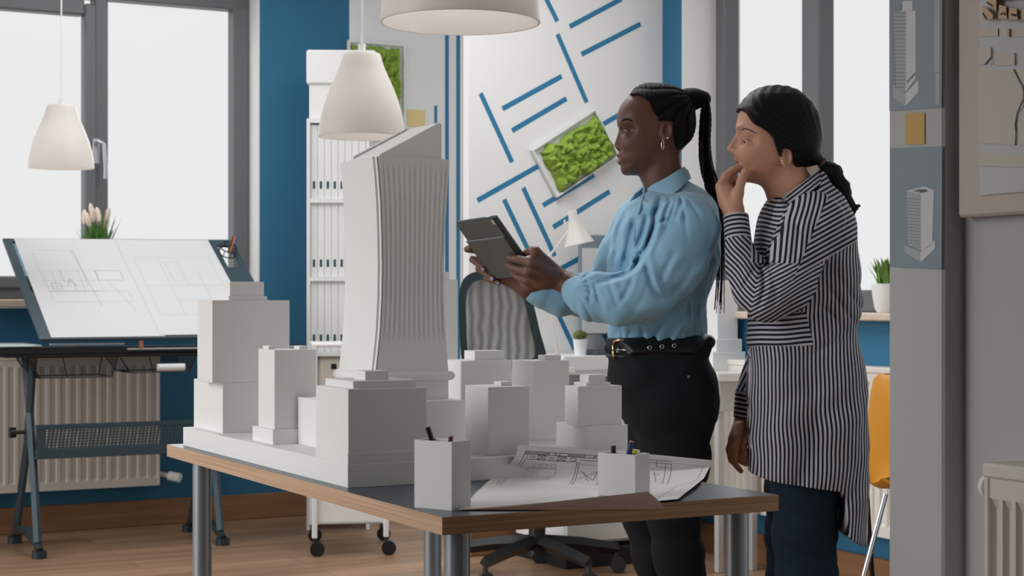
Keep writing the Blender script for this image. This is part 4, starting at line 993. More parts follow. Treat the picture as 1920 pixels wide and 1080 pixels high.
# ------------------------------------------------------------------ plants on the sills
def spiky(label, root, hgt, spread, n, potR, potH, flowers=False, seed=1):
    random.seed(seed); t = thing('potted_plant', label, 'plant', root)
    MB().lathe([(0, 0), (potR*.62, 0), (potR*.8, potH*.15), (potR*.96, potH*.6), (potR, potH), (potR*.9, potH), (potR*.86, potH*.85), (0, potH*.85)], n=32).build('pot', PLW, t, 50)
    mb = MB()
    for k in range(n):
        an = random.uniform(0, 2*PI); ln = hgt*random.uniform(.6, 1.0); out = spread*random.uniform(.15, 1.0); r0 = random.uniform(0, potR*.6)
        d = Vector((math.cos(an), math.sin(an), 0)); s_ = Vector((-d.y, d.x, 0)); wd_ = random.uniform(.007, .011)*(hgt/.12)**.4
        prev = None
        for i in range(6):
            u = i/5; c = d*(r0+out*u**1.6)+Vector((0, 0, potH*.85+ln*u)); w_ = wd_*(1-u)**.7*(.6+.8*min(u*3, 1)); cur = (mb.av(c-s_*w_), mb.av(c-d*w_*.4), mb.av(c+s_*w_))
            if prev: mb.face([prev[0], prev[1], cur[1], cur[0]]); mb.face([prev[1], prev[2], cur[2], cur[1]])
            prev = cur
    mb.build('leaves', mat('fresh_green', (.16,.30,.06), .5, var=(25,.35)) if not flowers else GREEN, t, True)
    if flowers:
        for k in range(flowers):
            an = 2*PI*k/flowers+.5; rr = random.uniform(.03, .07); d = Vector((math.cos(an)*rr, math.sin(an)*rr*.5, 0)); top = d+Vector((0, 0, potH+hgt*random.uniform(.75, .95)))
            MB().tube([d*.2+Vector((0,0,potH*.8)), top], .002, 6).build('flower_stem', GREEN, t)
            mb = MB(); mb.sphere((0,0,0), .012, 8, 0, (1, .8, 3.2))
            f_ = mb.build('flower', mat('cream_petal', (.80,.66,.56), .6), t, True); f_.location = top; f_.rotation_euler = (random.uniform(-.3,.3), random.uniform(-.5,.3), 0)
    return t
ps = on_a(1663, 590, AR+.06)
spiky('bright green spiky plant in a white pot on the right window sill', (AR+.06, ps[1], 1.001), .115, .055, 85, .055, .105, seed=5)
ps = on_b(183, 540, BW+.03)
spiky('green plant with cream flowers on the left window sill behind the drafting board', (ps[0], BW+.03, 1.051), .30, .09, 60, .05, .12, flowers=9, seed=9)
# ------------------------------------------------------------------ people: bodies as smooth distance fields turned into meshes
f32 = np.float32
class Vol:
    def __init__(s, lo, hi, h):
        s.lo = np.array(lo, float); s.h = h; s.n = [int((hi[i]-lo[i])/h)+2 for i in range(3)]
        s.d = np.full(s.n, .05, f32)
    def sl(s, lo, hi, mg=.03):
        a = [max(0, int((lo[i]-mg-s.lo[i])/s.h)) for i in range(3)]; b = [min(s.n[i], int((hi[i]+mg-s.lo[i])/s.h)+2) for i in range(3)]
        if any(b[i] <= a[i] for i in range(3)): return None
        S = tuple(slice(a[i], b[i]) for i in range(3))
        ax = [(s.lo[i]+s.h*np.arange(a[i], b[i])).astype(f32) for i in range(3)]
        return S, ax[0][:, None, None], ax[1][None, :, None], ax[2][None, None, :]
    def put(s, S, v, k, op='add'):
        A = s.d[S]
        if op == 'add':
            if k > 0: t = np.clip(.5+.5*(v-A)/k, 0, 1); s.d[S] = v*(1-t)+A*t-k*t*(1-t)
            else: s.d[S] = np.minimum(A, v)
        else:
            v = -v
            if k > 0: t = np.clip(.5-.5*(v-A)/k, 0, 1); s.d[S] = v*(1-t)+A*t+k*t*(1-t)
            else: s.d[S] = np.maximum(A, v)
    def ell(s, c, r, k=.01, op='add', rot=None):
        m = max(r); q = s.sl([c[i]-m for i in range(3)], [c[i]+m for i in range(3)])
        if q is None: return
        S, X, Y, Z = q; x, y, z = X-c[0], Y-c[1], Z-c[2]
        if rot is not None:      # rotation in the x-z plane, degrees
            a = math.radians(rot); x, z = x*math.cos(a)+z*math.sin(a), -x*math.sin(a)+z*math.cos(a)
        k0 = np.sqrt((x/r[0])**2+(y/r[1])**2+(z/r[2])**2)+1e-6; k1 = np.sqrt((x/r[0]**2)**2+(y/r[1]**2)**2+(z/r[2]**2)**2)+1e-6
        s.put(S, k0*(k0-1)/k1, k, op)
    def cone(s, p, q, r1, r2, k=.01, op='add'):
        m = max(r1, r2); lo = [min(p[i], q[i])-m for i in range(3)]; hi = [max(p[i], q[i])+m for i in range(3)]
        R = s.sl(lo, hi)
        if R is None: return
        S, X, Y, Z = R; b = [q[i]-p[i] for i in range(3)]; L = sum(v*v for v in b)+1e-9
        x, y, z = X-p[0], Y-p[1], Z-p[2]; t = np.clip((x*b[0]+y*b[1]+z*b[2])/L, 0, 1)
        d = np.sqrt((x-t*b[0])**2+(y-t*b[1])**2+(z-t*b[2])**2)-(r1+(r2-r1)*t); s.put(S, d, k, op)
    def chain(s, pts, rs, k=.006):
        for i in range(len(pts)-1): s.cone(pts[i], pts[i+1], rs[i], rs[i+1], k)
    def infl(s, poly, yc, Wf, R, k=.01, op='add', n=2.0, ret=False):
        """poly: outline in world (x, z); yc, Wf: numbers or functions of (x, z)"""
        P = np.array(poly, float); lo, hi = P.min(0), P.max(0); Wm = .24
        y0 = yc if not callable(yc) else None
        Q = s.sl([lo[0], (y0 if y0 is not None else s.lo[1]+s.h*s.n[1]/2)-Wm, lo[1]], [hi[0], (y0 if y0 is not None else s.lo[1]+s.h*s.n[1]/2)+Wm, hi[1]])
        S, X, Y, Z = Q; x2, z2 = X[:, 0, 0][:, None].astype(float), Z[0, 0, :][None, :].astype(float)
        d2 = sd2(P, x2, z2); dd = -d2
        Wv = Wf(x2, z2) if callable(Wf) else Wf; yv = yc(x2, z2) if callable(yc) else yc
        Wv = np.broadcast_to(Wv, dd.shape).astype(f32)[:, None, :]; yv = np.broadcast_to(yv, dd.shape).astype(f32)[:, None, :]
        e = (1-np.clip(dd/R, -3, 1)).astype(f32)[:, None, :]
        g = (np.abs(Y-yv)/Wv)**n+e**2; g = np.sqrt(g)-1; v = g*np.minimum(Wv, R)*.9
        if ret: return S, v
        s.put(S, v.astype(f32), k, op)
    def y_at(s, x, z, side=-1):
        """depth of the surface met from the camera side at (x, z)"""
        i = int(round((x-s.lo[0])/s.h)); k = int(round((z-s.lo[2])/s.h)); c = s.d[i, :, k]; J = range(len(c)) if side < 0 else range(len(c)-1, -1, -1)
        for j in J:
            if c[j] < 0:
                jj = j-1 if side < 0 else j+1; t = c[jj]/(c[jj]-c[j]); return s.lo[1]+s.h*(jj+(j-jj)*t)
        return None
    def mesh(s):
        d = s.d; ins = (d < 0); n = d.shape
        c = np.zeros((n[0]-1, n[1]-1, n[2]-1), np.uint8)
        for i in (0, 1):
            for j in (0, 1):
                for k in (0, 1): c += ins[i:n[0]-1+i, j:n[1]-1+j, k:n[2]-1+k]
        act = (c > 0) & (c < 8); I, J, K = np.nonzero(act); idx = np.full(act.shape, -1, np.int32); idx[I, J, K] = np.arange(len(I))
        pos = np.zeros((len(I), 3)); cnt = np.zeros(len(I))
        cor = [(a, b, e) for a in (0, 1) for b in (0, 1) for e in (0, 1)]
        val = {q: d[I+q[0], J+q[1], K+q[2]].astype(float) for q in cor}
        for ax in range(3):
            for q in cor:
                if q[ax]: continue
                r = list(q); r[ax] = 1; r = tuple(r); a, b = val[q], val[r]; m = (a < 0) != (b < 0); t = np.where(m, a/np.where(m, a-b, 1), 0)
                P = np.tile(np.array(q, float), (len(I), 1)); P[:, ax] = t; pos += P*m[:, None]; cnt += m
        V = s.lo+s.h*(np.stack([I, J, K], 1)+pos/cnt[:, None])
        F_ = []
        for ax in range(3):
            u, v = (ax+1) % 3, (ax+2) % 3
            sa = [slice(None)]*3; sb = [slice(None)]*3; sa[ax] = slice(0, -1); sb[ax] = slice(1, None)
            A, B = ins[tuple(sa)], ins[tuple(sb)]; E = np.nonzero(A != B); E = np.stack(E, 1)
            ok = (E[:, u] > 0) & (E[:, v] > 0) & (E[:, u] < n[u]-1) & (E[:, v] < n[v]-1); E = E[ok]; flip = A[tuple(E.T)]
            def cell(du, dv): q = E.copy(); q[:, u] -= du; q[:, v] -= dv; return idx[tuple(q.T)]
            q = np.stack([cell(1, 1), cell(0, 1), cell(0, 0), cell(1, 0)], 1); q[~flip] = q[~flip][:, ::-1]; F_.append(q)
        F_ = np.concatenate(F_); F_ = F_[(F_ >= 0).all(1)]
        # light smoothing
        for it in range(2):
            acc = np.zeros_like(V); w_ = np.zeros(len(V))
            for a, b in ((0, 1), (1, 2), (2, 3), (3, 0)):
                np.add.at(acc, F_[:, a], V[F_[:, b]]); np.add.at(acc, F_[:, b], V[F_[:, a]]); np.add.at(w_, F_[:, a], 1); np.add.at(w_, F_[:, b], 1)
            V = V*.5+.5*acc/np.maximum(w_, 1)[:, None]
        return V, F_
def sd2(P, x, z):
    """signed distance to a closed outline, negative inside"""
    d = np.full(np.broadcast(x, z).shape, 1e9); sgn = np.ones_like(d); n = len(P)
    for i in range(n):
        a, b = P[i], P[(i+1) % n]; ex, ez = b[0]-a[0], b[1]-a[1]; wx, wz = x-a[0], z-a[1]
        t = np.clip((wx*ex+wz*ez)/(ex*ex+ez*ez+1e-12), 0, 1); d = np.minimum(d, (wx-ex*t)**2+(wz-ez*t)**2)
        c1 = z >= a[1]; c2 = z < b[1]; c3 = ex*wz > ez*wx; m = (c1 & c2 & c3) | (~c1 & ~c2 & ~c3); sgn = np.where(m, -sgn, sgn)
    return np.sqrt(d)*sgn
def smooth_poly(pts, k=3):
    out = []; L = len(pts)
    for i in range(L):
        P_ = [Vector((*pts[(i+j-1) % L], 0)) for j in range(4)]
        for q in range(k): v = cr(*P_, q/k); out.append((v.x, v.y))
    return out
def field_obj(name, vol, mats, org, parent=None, colfn=None, attrs=None):
    V, F_ = vol.mesh(); me = bpy.data.meshes.new(name); v = (V-np.array(org)).astype(f32)
    me.vertices.add(len(v)); me.vertices.foreach_set('co', v.ravel()); me.loops.add(F_.size); me.loops.foreach_set('vertex_index', F_.astype(np.int32).ravel())
    me.polygons.add(len(F_)); me.polygons.foreach_set('loop_start', np.arange(0, F_.size, 4, dtype=np.int32)); me.polygons.foreach_set('use_smooth', [True]*len(F_))
    me.update(calc_edges=True); me.validate()
    if colfn is not None:
        c = colfn(V).astype(f32); a = me.color_attributes.new('Col', 'FLOAT_COLOR', 'POINT'); a.data.foreach_set('color', c.ravel())
    if attrs:
        for k_, fn in attrs.items(): a = me.attributes.new(k_, 'FLOAT', 'POINT'); a.data.foreach_set('value', fn(V).astype(f32))
    for m in (mats if isinstance(mats, list) else [mats]): me.materials.append(m)
    o = bpy.data.objects.new(name, me); C.objects.link(o)
    if parent is not None: o.parent = parent
    return o
def skin_mat(name, rough=.5, sub=.0):
    m = mat(name, (.5, .3, .2), rough, spec=.45, bump=(260, .08), sub=sub); nt = m.node_tree; a = nt.nodes.new('ShaderNodeAttribute'); a.attribute_name = 'Col'; nt.links.new(a.outputs['Color'], nt.nodes['Principled BSDF'].inputs['Base Color']); return m
def wob(x, y, z, f, s=0.0):
    return np.sin(f*x+1.3*np.sin(f*.7*z+s)+s)*np.sin(f*.8*z+1.1*np.sin(f*.9*y+2*s)+1.7*s)
def pxpy(V): return CX+F*V[:, 0]/V[:, 1], HY-F*(V[:, 2]-EYE)/V[:, 1]
def PX(pts, Y): return [(W(x, y, Y).x, W(x, y, Y).z) for x, y in pts]
def tubes(mb, path, rad, n=8, m=0, org=None): mb.tube([Vector(p)-org for p in path], rad, n, m)
def spline(pts, k=6):
    P_ = [Vector(p) for p in pts]; out = []
    for i in range(len(P_)-1):
        a, b, c, d = P_[max(i-1, 0)], P_[i], P_[i+1], P_[min(i+2, len(P_)-1)]
        for q in range(k): out.append(cr(a, b, c, d, q/k))
    out.append(P_[-1]); return out
def head(v, poly, Y, wtab, R=.058):
    P = PX(smooth_poly(poly, 2), Y); zs_ = np.array([W(0, y, Y).z for y, w_ in wtab]); ws = np.array([w_ for y, w_ in wtab]); o = np.argsort(zs_)
    Wf = lambda x, z: np.interp(z, zs_[o], ws[o])+0*x
    v.infl(P, Y, Wf, R, .0, n=2.3); return P, Wf
def ear(v, px, py, Y, yside, s=1.0, tilt=-12):
    c = W(px, py, Y); y = yside
    v.ell((c.x, y, c.z), (.014*s, .0065, .026*s), .004, rot=tilt)
    v.ell((c.x-.001, y+(-.0065 if y < Y else .0065), c.z+.003), (.0085*s, .0062, .016*s), .002, 'sub', rot=tilt); v.ell((c.x-.009*s, y+(-.003 if y < Y else .003), c.z-.002), (.004, .005, .006), .002)
    sg = -1 if y < Y else 1
    pts = []
    for a in range(-60, 215, 25):
        r = math.radians(a); ct, st = math.cos(math.radians(tilt)), math.sin(math.radians(tilt)); u, w_ = .0135*s*math.cos(r), .024*s*math.sin(r)
        pts.append((c.x+u*ct-w_*st, y+sg*.005, c.z+u*st+w_*ct))
    v.chain(pts, [.0026]*len(pts), .002)
    v.ell((c.x-.004*s, y+sg*.002, c.z-.024*s), (.0065*s, .005, .0075*s), .004)
def eye_parts(v, px, py, Y, off, lidshift, col, parent, org, r=.0118):
    for sg in (-1, 1):
        c = W(px, py, Y); c = Vector((c.x, Y+sg*off, c.z))
        v.ell((c.x-.003, Y+sg*(off+.031), c.z), (.020, .0195, .0135), .010, 'sub')
        v.ell((c.x-.0135, c.y, c.z), (.006, .014, .009), .008, 'sub')
        v.ell((c.x, c.y, c.z), (r, r, r), .001)
        v.ell((c.x+.0008, c.y, c.z+lidshift), (r*1.09, r*1.12, r*.98), .0015)
        v.ell((c.x+.0008, c.y, c.z-r*.80), (r*.98, r*1.12, r*.50), .003)
    return

# ================================================================== the lady in the blue blouse
Y1 = 4.49
def P1(x, y, dy=0.0): p = W(x, y, Y1+dy); return (p.x, p.y, p.z)
ORG1 = Vector((W(1270, 1290, Y1).x, Y1, 0.0))
# the tablet's position comes first, the hands close on it
C0 = W(852, 418, 4.57); C1 = W(926, 407, 4.37); e2 = C1-C0
e1 = W(935, 522, 4.60)-C0; e1 = e1-e2*(e1.dot(e2)/e2.length_squared)
tn = e1.cross(e2).normalized()
if tn.y > 0: tn = -tn                                     # outward normal of the tablet's back, towards the camera
def on_tab(px, py, d=0.0):
    r = W(px, py, 1.0)-Vector((0, 0, EYE)); t_ = (C0-Vector((0, 0, EYE))).dot(tn)/r.dot(tn); p = Vector((0, 0, EYE))+r*t_; return p+tn*d
def T3(v): return (v.x, v.y, v.z)
v = Vol((-.20, 4.19, -.005), (.585, 4.80, 1.66), .0029)
HP1 = [(1183,177),(1172,187),(1163,199),(1158,212),(1156.5,224),(1157.5,234),(1161,243),(1162,252),(1162,262),(1162,272),(1161.5,283),(1160,291),(1160,299),(1161.5,306),(1165,312),(1166,318),(1170,325),(1180,328.5),(1196,329),(1212,329),(1228,318),(1244,304),(1264,292),(1280,278),(1293,258),(1299,235),(1299,210),(1290,187),(1270,170),(1245,161),(1215,161),(1197,167)]
WT1 = [(155,.05),(170,.064),(190,.072),(215,.075),(245,.0735),(270,.069),(300,.060),(318,.052),(332,.045)]
Ph1, Wf1 = head(v, HP1, Y1, WT1)
v.cone(P1(1238,292), P1(1247,366), .053, .050, .012); v.cone(P1(1225,318), P1(1240,350), .036, .045, .012)
for sg in (-1, 1): v.ell(P1(1186, 268, sg*.040), (.028, .020, .026), .012); v.ell(P1(1170, 229, sg*.028), (.012, .022, .006), .008)
v.cone(P1(1164.5,247), P1(1158,271), .0065, .0088, .006); v.cone(P1(1168,262), P1(1163,276), .010, .011, .008)
for sg in (-1, 1): v.ell(P1(1162.5, 276.5, sg*.0115), (.0095, .0075, .0075), .005); v.ell(P1(1157, 282, sg*.006), (.0035, .003, .003), .002, 'sub')
v.ell(P1(1162.5,291.3), (.0105,.023,.0062), .003); v.ell(P1(1164.5,304), (.0110,.021,.0070), .003)
v.ell(P1(1158,297.3), (.010,.028,.0011), .0015, 'sub')
v.ell(P1(1174,317), (.0125,.024,.014), .010)
eye_parts(v, 1175.5, 247.5, Y1, .033, .0046, None, None, ORG1)
ye = v.y_at(P1(1244,0)[0], P1(0,250)[2]); ear(v, 1244.5, 252, Y1, ye-.003); ear(v, 1244.5, 252, Y1, 2*Y1-ye+.003)
# inner body
v.infl(PX(smooth_poly([(1180,395),(1160,440),(1158,500),(1158,560),(1160,640),(1158,720),(1175,790),(1240,815),(1320,790),(1330,720),(1308,640),(1306,560),(1325,480),(1325,410),(1300,370),(1262,360),(1225,372)], 2), Y1), Y1, .100, .08, .02)
v.cone(P1(1272,402,-.115), P1(1272,402,.115), .040, .040, .03)
for sg, hx, kx, ax_ in ((-1, 1268, 1268, 1292), (1, 1252, 1215, 1262)):
    v.chain([P1(hx, 770, sg*.085), P1(kx, 985, sg*.09), P1(ax_, 1240, sg*.09)], [.075, .050, .036], .02)
    v.chain([P1(ax_+4, 1270, sg*.09), P1(ax_-40, 1282, sg*.09), P1(ax_-100, 1286, sg*.095)], [.030, .026, .016], .015)
# near arm and hand
v.chain([P1(1288,412,-.14), P1(1195,568,-.18), P1(1090,545,-.115), P1(1048,524,-.085)], [.045, .040, .036, .0285], .015)
nh = lambda x, y, d: T3(on_tab(x, y, d))
wr = P1(1046, 522, -.085)
for mc, pip, tip, r in ((nh(1012,479,.030), nh(984,476,.024), nh(960,478.5,.0105), .0100), (nh(1008,495,.034), nh(980,493,.026), nh(958,493,.0105), .0104), (nh(1006,511,.032), nh(984,509,.025), nh(968,508,.0105), .0100), (nh(1006,526,.026), nh(992,525,.020), nh(983,523,.010), .0092)):
    v.cone(wr, mc, .021, .0165, .012)
    v.chain([mc, pip, tip], [r*1.3, r*1.05, r*.86], .003)
v.ell(tuple((Vector(wr)+Vector(nh(1008,503,.028)))/2), (.034, .024, .034), .014)
v.chain([tuple(Vector(wr)+Vector((-.006, .008, .016))), nh(1006,471,.004), nh(990,476,-.014), nh(975,484,-.024)], [.020, .0145, .011, .0095], .006)
# far arm and hand
fw = P1(988, 540, .12)
v.chain([P1(1200,415,.15), P1(1130,570,.16), fw], [.045, .040, .028], .015)
fh = lambda x, y, d: T3(on_tab(x, y, d))
for mc, pip, tip, r in ((fh(893,484,-.032), fh(870,473,-.014), fh(884,463,.0), .0092), (fh(908,503,-.030), fh(884,489,-.006), fh(911,500,.0095), .0098), (fh(918,518,-.026), fh(896,506,-.004), fh(928,518,.0095), .0096), (fh(935,529,-.022), fh(912,522,.0), fh(938,527,.008), .0086)):
    v.cone(fw, mc, .020, .015, .012); v.chain([mc, pip, tip], [r*1.25, r*1.05, r*.88], .003)
v.ell(tuple((Vector(fw)+Vector(fh(912,508,-.03)))/2), (.036, .022, .024), .014)
v.chain([fw, fh(925,500,-.035), fh(905,478,-.030)], [.018, .014, .009], .008)
LIPZ = P1(0, 297)[2]
NAIL1 = [fh(914,499.5,.018), fh(930,517,.018), fh(941,526,.015)]; NAIL1b = [nh(955,478,.016), nh(953,492,.016), nh(963,507,.016), nh(979,522,.014)]
def col1(V):
    c = np.tile(np.array([.115, .048, .030, 1.0]), (len(V), 1)); px, py = pxpy(V)
    m = ((px < 1172) & (py > 286.5) & (py < 309.5) & (np.abs(V[:, 1]-Y1) < .024)); c[m, :3] = (.14, .055, .052)
    hnd = (px < 1062) & (py > 440); c[hnd, :3] = (.135, .062, .042)
    for p in NAIL1: c[np.linalg.norm(V-np.array(p), axis=1) < .0085, :3] = (.42, .40, .68)
    for p in NAIL1b: c[np.linalg.norm(V-np.array(p), axis=1) < .0075, :3] = (.50, .36, .31)
    return c
person1 = field_obj('person', v, skin_mat('brown_skin', .52), ORG1, None, col1)
person1.location = ORG1; tag(person1, 'person in a light blue blouse and black trousers holding up a tablet with both hands', 'person')
HV1 = v
def eye_child(px, py, Y, off, look, iris, parent, org, r=.0118):
    for sg in (-1, 1):
        c = W(px, py, Y); c = Vector((c.x-.0004, Y+sg*off, c.z-.0004)); mb = MB(); n = 20
        d = Vector(look).normalized(); a = d.cross(Vector((0, 1, 0))).normalized(); b = d.cross(a)
        rings = [0, .12, .24, .44, .54, .6, .9, 1.3, 1.8, 2.4, PI]
        ids = []
        for t_ in rings: ids.append([mb.av(c-org+(d*math.cos(t_)+(a*math.cos(2*PI*k/n)+b*math.sin(2*PI*k/n))*math.sin(t_))*r*1.004) for k in range(n)])
        for i in range(len(rings)-1):
            m_ = 2 if i < 2 else (1 if i < 4 else 0)
            for k in range(n): mb.face([ids[i][k], ids[i][(k+1) % n], ids[i+1][(k+1) % n], ids[i+1][k]], m_)
        mb.build('eye', [mat('eye_white', (.60,.57,.54), .15), mat('iris_dark_brown', (.05,.022,.012), .1), BLACK], parent, True, fix=False)
eye_child(1175.5, 247.5, Y1, .033, (-1, -.5, -.4), None, person1, ORG1)
HAIRM = mat('black_braided_hair', (.003, .003, .0035), .6, spec=.15, bump=(400, .5))
def brow(vol, pts, Y, parent, org, r, m):
    for sd in (-1, 1):
        path = []
        for x, y in pts:
            p = W(x, y, Y); ys = vol.y_at(p.x, p.z, -1)
            if ys is None: continue
            ys = Y-(Y-ys)*1.0; path.append(Vector((p.x, ys if sd < 0 else 2*Y-ys, p.z)))
        mb = MB(); tubes(mb, path, [r*.5]+[r]*(len(path)-2)+[r*.3], 6, 0, org); mb.build('eyebrow', m, parent, True)
brow(v, [(1163.5,231),(1167,228.5),(1172,227.5),(1178,229.5),(1184,234)], Y1, person1, ORG1, .0028, HAIRM)
# hair
hv = Vol((.24, 4.37, 1.40), (.56, 4.61, 1.66), .0023)
def expand(P, e): # grow an outline
    P = np.array(P); c = P.mean(0); d = P-c; return [tuple(c+q*(1+e/np.linalg.norm(q))) for q in d]
S, hd = hv.infl([tuple(p) for p in expand(Ph1, .009)], Y1, lambda x, z: Wf1(x, z)+.007, .060, ret=True, n=2.3)
hv.d[:] = .05; hv.d[S] = hd
x2 = (hv.lo[0]+hv.h*np.arange(hv.n[0]))[:, None]; z2 = (hv.lo[2]+hv.h*np.arange(hv.n[2]))[None, :]
reg = sd2(np.array(PX(smooth_poly([(1180,181),(1190,160),(1212,145),(1245,140),(1280,146),(1310,160),(1320,220),(1305,250),(1286,276),(1270,286),(1262,274),(1259,250),(1252,233),(1240,231),(1232,233),(1224,222),(1217,207),(1209,196),(1201,186),(1192,181)], 2), Y1)), x2, z2)
X3 = x2[:, :, None]; Yv = (hv.lo[1]+hv.h*np.arange(hv.n[1]))[None, :, None]; Z3 = z2[:, None, :].reshape(1, 1, -1)
hv.d = np.maximum(hv.d, reg[:, None, :]*.9).astype(f32)
bc_ = P1(1302, 178); rr = np.sqrt((X3-bc_[0])**2+(Z3-bc_[2])**2); th = np.arctan2(Z3-bc_[2], X3-bc_[0])
row = np.abs(np.sin(th*9+6*np.abs(Yv-Y1)*4+.6*np.sin(rr*40)))
hv.d = (hv.d+.0045*(1-row)**2-.0008*np.sin(rr*520)*row).astype(f32)
hv.ell(P1(1300,184), (.030, .034, .026), .012); hv.cone(P1(1290,186), P1(1318,186), .028, .022, .01)
hair1 = field_obj('hair', hv, HAIRM, ORG1, person1)
random.seed(21)
mb = MB()
for k in range(36):
    jj = [random.uniform(-2.6, 2.6) for _ in range(8)]; u = random.random(); dyo = random.uniform(-.026, .026); long_ = k % 3 == 0
    x0 = 1312+u*19
    pts = [(1296+u*8, 180-3*u, dyo*.6), (1310+u*6, 176-4*u*(1), dyo*.9), (1318+u*9, 190-6*u, dyo), (x0+2, 220, dyo), (x0+jj[0]*.4, 262, dyo), (x0+1.5+2*u+jj[1]*.8, 300, dyo*1.1), (x0+6+6*u+jj[2], 330, dyo*1.2+.01), (x0+12+8*u+jj[3], 356, dyo*1.2+.02)]
    if long_:
        e_ = random.uniform(-4, 4); pts += [(1349+u*6+e_*.3, 390, dyo+.03), (1350+u*4+e_, 450, dyo+.03), (1349+u*4+e_*1.5, 510, dyo+.02), (1344+e_*2+u*8, 560+random.uniform(0, 30), dyo+.01)]
    path = spline([P1(*p) for p in pts], 10); L_n = len(path)
    rad = [(.0036+.0008*math.sin(i*2.4+k))*(1-.75*max(0, i/L_n-.6)/.4) for i in range(L_n)]
    mb2 = MB(); tubes(mb2, path, rad, 7, 0, ORG1)
    off = len(mb.v); mb.v += mb2.v; mb.f += [tuple(i+off for i in f_) for f_ in mb2.f]; mb.m += mb2.m
mb.build('braided_ponytail', HAIRM, hair1, True, fix=False)
# earrings
ey_ = HV1.y_at(P1(1242,0)[0], P1(0,262)[2])-.004
mb = MB(); c = Vector((P1(1237,0)[0], ey_-.003, P1(0,277)[2])); tubes(mb, [c+Vector((.0035*math.cos(a), .004*math.cos(a), .013*math.sin(a))) for a in [2*PI*k/20 for k in range(21)]], .0011, 6, 0, ORG1)
mb.build('hoop_earring', mat('silver', (.8,.78,.76), .15, metal=1), person1, True)
mb = MB(); mb.sphere(Vector((P1(1246,0)[0], ey_-.005, P1(0,265)[2]))-ORG1, .0032, 8); mb.build('stud_earring', mat('silver', (.8,.78,.76), .15, metal=1), person1, True)

# blouse
BLU = mat('light_blue_cotton', (.245, .46, .625), .75, spec=.25, bump=(900, .05), sheen=.15)
bv = Vol((.02, 4.16, .83), (.60, 4.80, 1.44), .0036)
TP1 = [(1205,362),(1183,378),(1163,392),(1151,412),(1145,433),(1141,465),(1138,500),(1138,550),(1140,600),(1142,640),(1152,690),(1240,694),(1316,690),(1325,640),(1326,600),(1323,573),(1329,552),(1338,530),(1346,490),(1350,440),(1349,405),(1338,380),(1320,360),(1298,343),(1280,334),(1255,345),(1230,352)]
zt_tab = [(335,.07),(360,.12),(385,.165),(420,.175),(480,.165),(560,.145),(600,.140),(622,.118),(700,.112)]
zz_a = np.array([P1(0, y)[2] for y, w_ in zt_tab][::-1]); ww_a = np.array([w_ for y, w_ in zt_tab][::-1])
bv.infl(PX(smooth_poly(TP1, 2), Y1), Y1, lambda x, z: np.interp(z, zz_a, ww_a)+0*x, .085, 0)
bv.chain([P1(1290,402,-.135), P1(1290,425,-.16), P1(1262,490,-.185), P1(1215,545,-.195)], [.055, .074, .080, .074], .03)
bv.chain([P1(1215,545,-.195), P1(1165,560,-.18), P1(1115,557,-.145), P1(1090,550,-.125), P1(1079,545,-.118)], [.070, .066, .060, .048, .033], .022)
bv.chain([P1(1195,412,.14), P1(1165,480,.17), P1(1140,545,.17)], [.060, .062, .060], .03)
bv.chain([P1(1140,548,.17), P1(1095,552,.155), P1(1050,556,.14), P1(1020,550,.13), P1(1004,547,.125)], [.060, .058, .050, .040, .030], .02)
bv.ell(P1(1098,549,-.13), (.035,.05,.047), .02)
# creases: gathers at the shoulder and cuff, long folds round the elbow and torso
X = (bv.lo[0]+bv.h*np.arange(bv.n[0]))[:, None, None]; Yg = (bv.lo[1]+bv.h*np.arange(bv.n[1]))[None, :, None]; Z = (bv.lo[2]+bv.h*np.arange(bv.n[2]))[None, None, :]
def ridged(t_): return (1-np.abs(np.sin(t_)))**2
def fall(c, r): return np.exp(-(((X-c[0])**2+(Z-c[2])**2)/r**2))
nearm = 1/(1+np.exp((Yg-(Y1-.05))/.015))
E_ = P1(1205, 500); a1 = np.arctan2(Z-E_[2], X-E_[0])
D_ = .005*ridged(a1*4.2+9*np.sqrt((X-E_[0])**2+(Z-E_[2])**2)+.6)*fall(P1(1195,535), .11)*nearm*np.clip(np.sqrt((X-E_[0])**2+(Z-E_[2])**2)/.035-.2, 0, 1)
Sg = P1(1262, 362); a2 = np.arctan2(Z-Sg[2], X-Sg[0]); D_ = D_+.010*ridged(a2*7+1.0)*fall(P1(1262,410), .06)*nearm*np.clip(np.sqrt((X-Sg[0])**2+(Z-Sg[2])**2)/.03-.3, 0, 1)
Cf = P1(1070, 538); a3 = np.arctan2(Z-Cf[2], X-Cf[0]); D_ = D_+.008*np.clip(np.sqrt((X-Cf[0])**2+(Z-Cf[2])**2)/.03-.3, 0, 1)*ridged(a3*9)*np.exp(-((X-P1(1096,0)[0])/.03)**2)*nearm
D_ = D_+.004*ridged(X*38+3.5*Z+Yg*9+2*np.sin(Z*14))*np.clip((P1(0,380)[2]-Z)/.12, 0, 1)*(1-nearm*.75)
Bz = P1(0, 628)[2]; D_ = D_+.003*ridged(X*95+2*np.sin(Z*30))*np.exp(-((Z-Bz)/.035)**2)
D_ = D_+.0035*wob(X, Yg, Z, 42, .4)+.0022*wob(Z, X, Yg, 75, 1.3)
